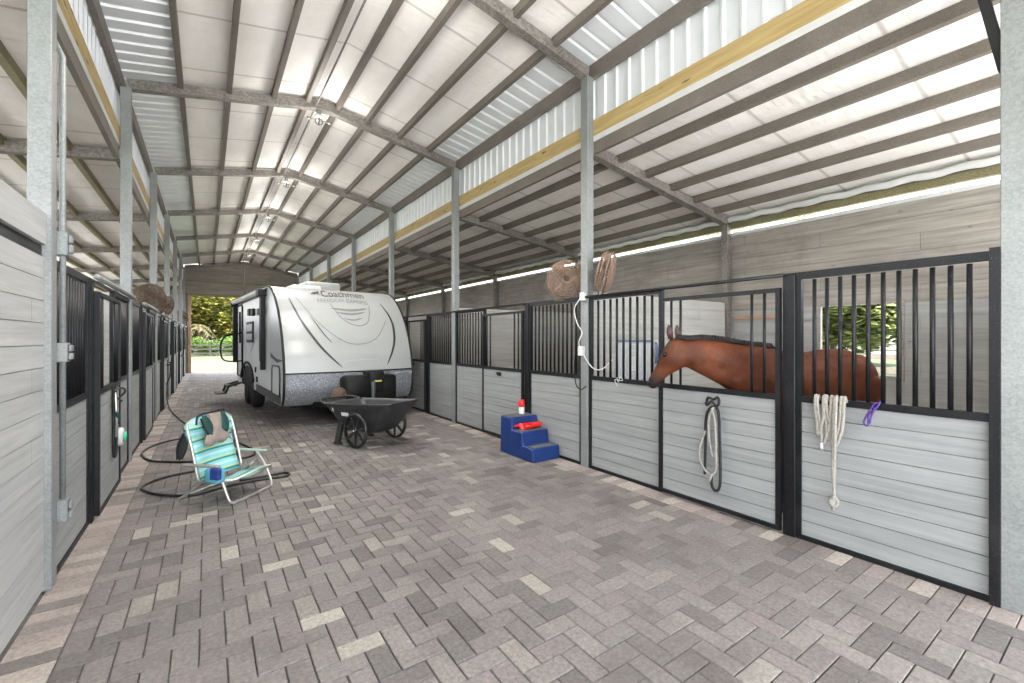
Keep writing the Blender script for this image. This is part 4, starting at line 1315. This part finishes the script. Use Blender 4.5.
fan((AL - .05, 10.95, 2.42), math.radians(20), 0, 'brown wire fan on top of the left stalls, nearest the camera', M['rust_dark'], R=.24)
fan((AL - .04, 14.5, 2.46), math.radians(60), .2, 'brown wire fan on top of the left stalls, second from the camera', M['rust_dark'], R=.26)
fan((AL - .05, 22.6, 2.50), math.radians(30), .0, 'brown wire fan on top of the left stalls, farthest from the camera', M['rust_dark'], R=.28)

# ------------------------------------------------------------------ ropes
def rope(name, strands, r, mat, label, cat='rope', n=6):
    m = MB()
    for st_ in strands: m.tube(spline(st_, 6), r, n)
    return tag(m.build(name, mat), label, cat)
XF = AR - .10
t = thing('lead_rope', 'black and grey lead rope hung in a loop on the nearest stall door', 'rope', (XF, 2.29, 1.02))
def L_(pts): return [Vector((x, s, z)) - Vector((XF, 2.29, 1.02)) for x, s, z in pts]
m = MB()
m.tube(spline(L_([(XF, 2.37, .34), (XF, 2.365, .6), (XF, 2.36, .85), (XF, 2.33, .95), (XF, 2.285, .975), (XF, 2.24, .94), (XF, 2.225, .7), (XF, 2.22, .35), (XF, 2.235, .24), (XF, 2.27, .215), (XF, 2.30, .25), (XF, 2.305, .33)]), 8), .0125, 8)
m.tube(spline(L_([(XF, 2.35, 1.02), (XF - .01, 2.33, 1.06), (XF - .01, 2.28, 1.05), (XF - .01, 2.24, 1.07), (XF - .02, 2.22, 1.03), (XF - .01, 2.25, .99), (XF - .02, 2.29, 1.03), (XF - .01, 2.34, .99), (XF, 2.36, 1.01)]), 6), .012, 8)
m.build('black_rope', M['rope_black'], t)
m = MB()
m.tube(spline(L_([(XF - .02, 2.27, .98), (XF - .02, 2.32, .85), (XF - .02, 2.31, .65), (XF - .02, 2.28, .53), (XF - .02, 2.25, .6), (XF - .02, 2.26, .85), (XF - .02, 2.29, .97)]), 8), .009, 8)
m.tube(spline(L_([(XF - .02, 2.35, .75), (XF - .02, 2.40, .62), (XF - .02, 2.41, .48), (XF - .02, 2.35, .38), (XF - .02, 2.29, .36), (XF - .02, 2.25, .42), (XF - .02, 2.25, .6)]), 8), .009, 8)
m.tube(L_([(XF - .02, 2.29, .36), (XF - .02, 2.32, .28)]), .012, 8)
m.build('grey_rope', M['rope_white'], t)
m = MB(); m.tube([(p[0], p[1], p[2]) for p in L_([(AR - .05, 2.29, 1.04), (XF - .02, 2.29, 1.05)])], .006, 6); m.build('hook', M['alu'], t)
XG = AR - .045
str_ = []
for i, (a, b, zb) in enumerate(((1.475, 1.435, .86), (1.46, 1.39, .80), (1.42, 1.36, .84), (1.40, 1.31, .78), (1.37, 1.33, .82))):
    str_.append([(XG + .03, a, 1.13), (XG - .0, a + .004, 1.165), (XG - .02, a, 1.08), (XG - .02, (a * .7 + b * .3), (1.08 + zb) / 2), (XG - .02, (a + b) / 2, zb), (XG - .025, b - .01, (1.08 + zb) / 2), (XG - .02, b - .02, 1.10), (XG, b - .02, 1.17), (XG + .03, b - .02, 1.13)])
str_.append([(XG - .02, 1.345, 1.17), (XG - .04, 1.345, 1.0), (XG - .04, 1.35, .7), (XG - .035, 1.345, .42)])
str_.append([(XG - .02, 1.335, 1.17), (XG - .045, 1.335, 1.0), (XG - .04, 1.34, .7), (XG - .035, 1.35, .42)])
o = rope('cotton_rope', str_, .0115, M['rope_white'], 'off white cotton rope looped over the rail of the nearest right stall front')
m = MB()
m.tube(spline([(XG - .035, 1.355, .42), (XG - .06, 1.36, .38), (XG - .03, 1.34, .36), (XG - .02, 1.33, .39), (XG - .05, 1.345, .43), (XG - .035, 1.35, .33)], 6), .014, 6)
k = m.build('knot', M['rope_white'], o); 
m = MB(); m.lathe([(.001, -.03), (.014, -.025), (.016, 0), (.012, .03), (.001, .035)], 10, (XG - .03, 1.43, .78)); m.build('snap', M['alu'], o)
rope('purple_cord', [[(AR - .03, 1.10, 1.15), (AR - .05, 1.115, 1.14), (AR - .05, 1.15, 1.07), (AR - .05, 1.175, 1.0), (AR - .052, 1.15, .985), (AR - .05, 1.145, 1.06), (AR - .045, 1.10, 1.12), (AR - .03, 1.085, 1.16)],
     [(AR - .045, 1.11, 1.12), (AR - .055, 1.13, 1.05), (AR - .05, 1.14, 1.0)]], .006, M['purple'], 'short purple cord tied on the nearest right stall rail', 'cord')
# halter and lead on the nearest left door
XH = AL + .075
t = thing('halter', 'black halter and lead with green straps hanging on the nearest left stall door', 'halter', (XH, 6.0, 1.05))
m = MB()
def L2(pts): return [Vector(p) - Vector((XH, 6.0, 1.05)) for p in pts]
m.tube(spline(L2([(XH, 5.93, 1.1), (XH, 5.94, .8), (XH, 5.94, .5), (XH, 6.0, .40), (XH, 6.1, .46), (XH, 6.1, .8), (XH, 6.05, 1.1)]), 8), .013, 8); m.build('lead', M['rope_black'], t)
m = MB(); m.tube(spline(L2([(XH + .01, 5.97, 1.06), (XH + .02, 5.96, .8), (XH + .01, 6.02, .6)]), 8), .011, 8); m.build('grey_strap', M['alu'], t)
m = MB(); m.tube(spline(L2([(XH + .02, 5.93, .86), (XH + .035, 5.97, .80), (XH + .02, 6.0, .74)]), 6), .018, 8); m.build('green_strap', M['mesh_dark'], t)
m = MB(); m.tube(spline(L2([(XH + .01, 5.95, 1.08), (XH + .06, 6.0, 1.1), (XH + .07, 6.1, 1.05), (XH + .02, 6.12, .98), (XH + .05, 6.05, .96)]), 6), .010, 8); m.build('buckle', M['dkgrey'], t)
t = thing('hose_reel_cap', 'small white and mint round holder beside the halter on the left door', 'holder', (AL + .05, 6.42, .53))
m = MB(); m.lathe([(.001, 0), (.10, .0), (.105, .02), (.09, .045), (.001, .05)], 20, (0, 0, 0), 'x'); m.build('disc', M['white'], t)
m = MB(); m.lathe([(.05, .05), (.055, .07), (.001, .075)], 18, (0, 0, 0), 'x'); m.build('rim', M['mint'], t)

# ------------------------------------------------------------------ conduit and boxes on the first left column
t = thing('conduit', 'white electrical conduit running down beside the first left column', 'conduit', (AL + .05, 4.17, 0))
m = MB(); m.tube([(0, 0, .5), (0, 0, 3.5), (-.05, 0, 3.62), (-.12, 0, 3.7)], .017, 10); m.build('pipe', M['galv'], t)
for zz, hh in ((2.24, .16), (1.51, .13), (.45, .15)):
    t2 = thing('junction_box', 'grey electrical box on the first left column, %s' % {2.24: 'at rail height', 1.51: 'below the rail at eye level', .45: 'near the floor'}[zz], 'electrical box', (AL + .05, 4.17, zz), 0, 'boxes on the first left column')
    m = MB(); m.box(-.03, .03, -.042, .042, -hh / 2, hh / 2, .006); m.build('box', M['galv'], t2)
    m = MB(); m.box(.03, .05, -.03, .03, .005, hh * .38, .006); m.box(.03, .05, -.03, .03, -hh * .38, -.005, .006); m.build('cover', M['galv'], t2)
# first right column: outlet, white cord, small box
t = thing('outlet_box', 'small white outlet box on the first right column below the fans', 'outlet', (AR - .035, SK[1] - .01, 2.13))
m = MB(); m.box(-.05, .0, -.04, .04, -.05, .05, .005); m.build('box', M['white'], t)
t = thing('outlet_box', 'small white switch box on the first right column at eye level', 'outlet', (AR - .035, SK[1] + .02, 1.45))
m = MB(); m.box(-.05, .0, -.04, .04, -.06, .06, .005); m.build('box', M['white'], t)
rope('power_cord', [[(AR - .09, 4.06, 2.1), (AR - .09, 4.16, 1.98), (AR - .08, 4.12, 1.8), (AR - .09, 4.02, 1.68), (AR - .09, 4.08, 1.55), (AR - .08, 4.0, 1.4), (AR - .05, 3.88, 1.25), (AR - .03, 3.74, 1.24), (AR + .02, 3.62, 1.36)]], .007, M['white'], 'white power cord running from the first right column to the box fan', 'cord')
rope('power_cord', [[(AR - .07, 4.16, 1.44), (AR - .08, 4.17, 1.2), (AR - .07, 4.15, 1.02), (AR - .08, 4.05, .97), (AR - .08, 3.96, 1.02)]], .006, M['gloss_black'], 'thin black cord hanging at the first right column', 'cord')
# box fan hung behind the bars
t = thing('box_fan', 'clouded white box fan with a blue rim hung behind the bars left of the horse', 'fan', (AR + .085, 3.33, 1.34))
m = MB()
m.box(-.04, .04, -.27, -.25, -.24, .25, .004); m.box(-.04, .04, .25, .27, -.24, .25, .004); m.box(-.04, .04, -.25, .25, -.24, -.22, .004)
m.build('housing', M['white'], t)
m = MB(); m.box(-.045, .045, -.26, .26, .225, .25, .01); m.tube([(0, -.26, .22), (0, -.30, .12), (0, -.28, .0)], .02, 8); m.build('rim', M['pale_blue'], t)
m = MB()
m.box(-.03, -.026, -.25, .25, -.22, .225)
m.build('screen', M['clear'], t)
m = MB()
for i in range(24): m.tube([(-.034, -.24 + i * .021, -.21), (-.034, -.24 + i * .021, .21)], .002, 4)
for r in (.06, .13, .2): m.tube([(-.036, r * math.cos(a), r * math.sin(a)) for a in [2 * PI * k / 24 for k in range(24)]], .002, 4, close=True)
m.build('grille', M['white'], t)
m = MB(); m.box(-.04, -.036, -.03, .03, -.10, .06); m.build('sticker', M['white'], t)
rope('zip_tie', [[(AR - .04, 3.50, 1.16), (AR - .05, 3.47, 1.11), (AR - .05, 3.44, 1.17), (AR - .06, 3.40, 1.13), (AR - .05, 3.52, 1.13), (AR - .06, 3.47, 1.06)]], .004, M['white'], 'white string tied on the rail below the box fan', 'string')
m = MB(); m.tube([(AR - .02, 1.31 + .02 * math.cos(a), 1.70 + .03 * math.sin(a)) for a in [2 * PI * k / 12 for k in range(12)]], .005, 5, close=True)
tag(m.build('wire_ring', M['gloss_black']), 'small dark wire ring on a bar in front of the stall window', 'ring')

# ------------------------------------------------------------------ ridge fixtures with added fill lights
for k in range(1, NB):
    s = SK[k] + .0
    t = thing('ridge_fixture', 'small caged fixture with cross arms under the ridge, %s from the camera' % ORD[k - 1], 'ceiling lamp', (CX - .05, s - .0, RIDGE - .03), 0, 'fixtures along the ridge')
    m = MB(); m.box(-.03, .03, -.03, .03, -.06, .02, .004); m.build('mount', M['galv'], t)
    m = MB(); m.lathe([(.001, -.06), (.055, -.065), (.06, -.10), (.04, -.115), (.001, -.115)], 16); m.build('socket', M['white'], t)
    m = MB()
    for a in (0, PI / 2): m.tube([(.055 * math.cos(b) * math.cos(a), .055 * math.cos(b) * math.sin(a), -.165 + .055 * math.sin(b)) for b in [2 * PI * q / 16 for q in range(16)]], .007, 5, close=True)
    m.build('cage', M['gloss_black'], t)
    m = MB(); m.tube([(-.16, 0, -.15), (.16, 0, -.15)], .011, 6); m.lathe([(.001, -.02), (.02, -.015), (.02, .015), (.001, .02)], 8, (-.16, 0, -.15)); m.lathe([(.001, -.02), (.02, -.015), (.02, .015), (.001, .02)], 8, (.16, 0, -.15)); m.build('cross_arm', M['galv_dark'], t)
    for lk, lw in (('POINT', FILL_W), ('SPOT', FILL_W * 9)):  # point and spot fill added to even the light along the aisle
        ld = bpy.data.lights.new('fill_light', lk); ld.energy = lw; ld.shadow_soft_size = .18; ld.color = (1.0, .97, .92)
        if lk == 'SPOT': ld.spot_size = math.radians(150); ld.spot_blend = .7
        lo = bpy.data.objects.new('fill_light', ld); C.objects.link(lo); lo.parent = t; lo.location = (0, 0, -.40)
m = MB(); m.tube([(CX - .10, RA, RIDGE + .03), (CX - .10, SEND, RIDGE + .03)], .012, 6)
tag(m.build('ridge_conduit', M['galv_dark']), 'thin dark conduit running the length of the ridge', 'conduit')

# ------------------------------------------------------------------ outdoors
def plank_fence(label, p0, p1, h, rails, mat, sp=2.4, group=None):
    p0 = Vector((*p0, -.045)); p1 = Vector((*p1, -.045)); d = p1 - p0; n = max(1, int(d.length / sp))
    t = thing('paddock_fence', label, 'fence', p0, 0, group)
    for i in range(n + 1):
        q = d * (i / n); m = MB(); m.box(q.x - .06, q.x + .06, q.y - .06, q.y + .06, 0, h + .08, .0); m.build('post', mat, t)
    for i in range(rails):
        z = h * (i + 1) / rails - .08
        m = MB(); m.beam((0, 0, z), (d.x, d.y, z), .035, .13); m.build('rail', mat, t)
plank_fence('dark timber paddock fence beyond the far doorway, in front of the bushes', (-16, 50), (30, 51), 1.15, 3, M['wood_post'], 2.6)
plank_fence('grey timber fence seen through the window behind the horse', (13.0, -3), (13.8, 14), 1.3, 4, plain('silvery_fence_timber', rgb(96, 90, 78), .8, var=.15), 2.4)
plank_fence('distant timber fence across the pasture beyond the window', (40, -14), (46, 44), 1.3, 3, plain('pale_fence_timber', rgb(104, 98, 86), .8, var=.15), 3)

def leaves(n, shape, size, up=.5):
    vs = []; fs = []
    for i in range(n):
        c = shape()
        a = random.uniform(0, 2 * PI); b = random.uniform(-1.0, 1.0) * up
        u = Vector((math.cos(a), math.sin(a), b)).normalized(); w = u.cross(Vector((random.uniform(-.5, .5), random.uniform(-.5, .5), 1))).normalized()
        s_ = size * random.uniform(.6, 1.3); o = len(vs)
        vs += [c - u * s_, c + w * s_ * .5, c + u * s_, c - w * s_ * .5]; fs.append((o, o + 1, o + 2, o + 3))
    m = MB(); m.add(vs, fs); return m
def clumps(cs):
    def f():
        c, r = random.choice(cs)
        while True:
            v = Vector((random.uniform(-1, 1), random.uniform(-1, 1), random.uniform(-1, 1)))
            if .55 < v.length < 1: break
        return Vector(c) + v * r
    return f
def make_tree(label, mat, H_, R_, n, size, group, trunk=.25, low=.38):
    t = thing('tree', label, 'tree', group=group)
    cs = [((random.uniform(-.6, .6) * R_, random.uniform(-.6, .6) * R_, H_ * random.uniform(low, .9)), R_ * random.uniform(.3, .5)) for _ in range(12)]
    leaves(n, clumps(cs), size).build('crown', mat, t)
    m = MB(); m.tube(spline([(0, 0, 0), (.1, .1, H_ * .3), (0, .2, H_ * .55), (.2, 0, H_ * .8)], 4), trunk, 8, taper=None); m.build('trunk', M['trunk'], t)
    for k in range(4):
        c = cs[k][0]; m = MB(); m.tube([(0, 0, H_ * .3), (c[0] * .5, c[1] * .5, H_ * .45), c], trunk * .4, 6); m.build('branch', M['trunk'], t)
    return t
def make_palm(label, H_, group):
    t = thing('palm_tree', label, 'palm', group=group)
    m = MB(); m.tube([(0, 0, 0), (.15, .0, H_ * .5), (.1, .1, H_)], .22, 8); m.build('trunk', M['trunk'], t)
    m = MB(); vs = []; fs = []
    for k in range(34):
        a = random.uniform(0, 2 * PI); el = random.uniform(-.7, 1.2); ln = random.uniform(1.5, 2.3)
        d = Vector((math.cos(a) * math.cos(el), math.sin(a) * math.cos(el), math.sin(el))); prev = Vector((.1, .1, H_))
        for j in range(7):
            p = Vector((.1, .1, H_)) + d * ln * (j + 1) / 7 - Vector((0, 0, .75 * ((j + 1) / 7) ** 2 * ln))
            sd = (p - prev).cross(Vector((0, 0, 1))).normalized()
            for sg in (-1, 1):
                o = len(vs); q = p + sd * sg * .55 - Vector((0, 0, .25)) + (p - prev) * .6
                vs += [prev, p, q]; fs.append((o, o + 1, o + 2))
            prev = p
    m.add(vs, fs); m.build('fronds', M['palm'], t)
    return t
def put(o, x, y, rz, sc_, label=None):
    o.location = (x, y, -.05); o.rotation_euler = (0, 0, rz); o.scale = (sc_,) * 3
    if label: o['label'] = label
T1 = make_tree('yellow green tree', M['leaf_yellow'], 10, 4.2, 17000, .27, 'trees beyond the far doorway', low=.2)
put(T1, -6.5, 58, 0, 1.0, 'yellow green tree behind the far fence, leftmost in the doorway')
put(copy_tree(T1), -1.5, 62, 2, 1.1, 'yellow green tree behind the far fence, in the middle of the doorway')
put(copy_tree(T1), 4, 59, 4, 1.0, 'yellow green tree behind the far fence, beside the trailer in the doorway')
T2 = make_tree('deep green tree', M['leaf_dark'], 12, 6.0, 17000, .38, 'tall trees behind the yellow trees', low=.18)
put(T2, -9, 70, 0, 1.1, 'tall deep green tree at the back left of the far doorway')
put(copy_tree(T2), -2, 74, 2.5, 1.2, 'tall deep green tree at the back centre of the far doorway')
put(copy_tree(T2), 6, 72, 4, 1.1, 'tall deep green tree at the back right of the far doorway')
P1 = make_palm('palm', 4.0, 'palms beyond the far doorway')
put(P1, -3.6, 55.5, 0, .62, 'fan leaved palm with drooping brown fronds, left in the far doorway')
put(copy_tree(P1), -.6, 56, 2, .7, 'fan leaved palm with drooping brown fronds, right in the far doorway')
BU = thing('bush', 'bush', 'bush', group='bushes along the far fence')
leaves(2600, clumps([((random.uniform(-1.3, 1.3), random.uniform(-.6, .6), random.uniform(.4, 1.5)), .65) for _ in range(9)]), .10).build('foliage', M['leaf_bright'], BU)
for i, (x, w) in enumerate(((-7.5, 'first'), (-5, 'second'), (-2.6, 'third'), (-.2, 'fourth'), (2.3, 'fifth'))):
    o = BU if i == 0 else copy_tree(BU)
    put(o, x, 52.6, i * 1.3, 1.0 + .12 * (i % 3), 'bright green bush behind the far fence, %s from the left in the doorway' % w)
T3 = make_tree('oak', M['leaf_pale'], 8, 4.5, 12000, .15, 'trees seen through the stall window')
T4 = make_tree('far oak', M['leaf_pale'], 9, 6.0, 14000, .42, 'trees seen through the stall window')
WT = [(19, 8.6, 'broad green tree nearest the stall window, just beyond the near fence'), (25, 3.4, 'broad green tree at the right of the stall window, beyond the near fence'), (55, 10, 'distant green tree beyond the white building in the stall window'),
      (60, 24, 'distant green tree at the middle of the stall window'), (66, 35, 'distant green tree at the far left of the stall window'), (50, 0, 'distant green tree right of the white building')]
for i, (x, y, lb) in enumerate(WT):
    put(T3 if i == 0 else T4 if i == 2 else copy_tree(T3 if i < 2 else T4), x, y, i * 1.1, .78 if i < 2 else 1.0, lb)
for i, (x, y, sc_, lb) in enumerate(((75, 6, 1.9, 'tall distant tree right behind the white building in the stall window'), (80, 20, 1.9, 'tall distant tree left behind the white building in the stall window'), (82, 33, 1.9, 'tall distant tree above the left end of the pasture in the stall window'), (34, 12, 1.0, 'middle distance tree framing the left side of the stall window'))):
    put(copy_tree(T4), x, y, i * 1.7 + .5, sc_ * .75, lb)
t = thing('white_building', 'long low white building across the pasture seen through the stall window', 'building', (60, 17.5, -.05), .1)
m = MB(); m.box(-2, 2, -7, 7, 0, 2.5); m.build('wall', M['white'], t)
m = MB(); m.prism([(-2.2, -7.2, 2.5), (2.2, -7.2, 2.5), (0, -7.2, 3.2)], (0, 14.4, 0)); m.build('roof', M['corr'], t)
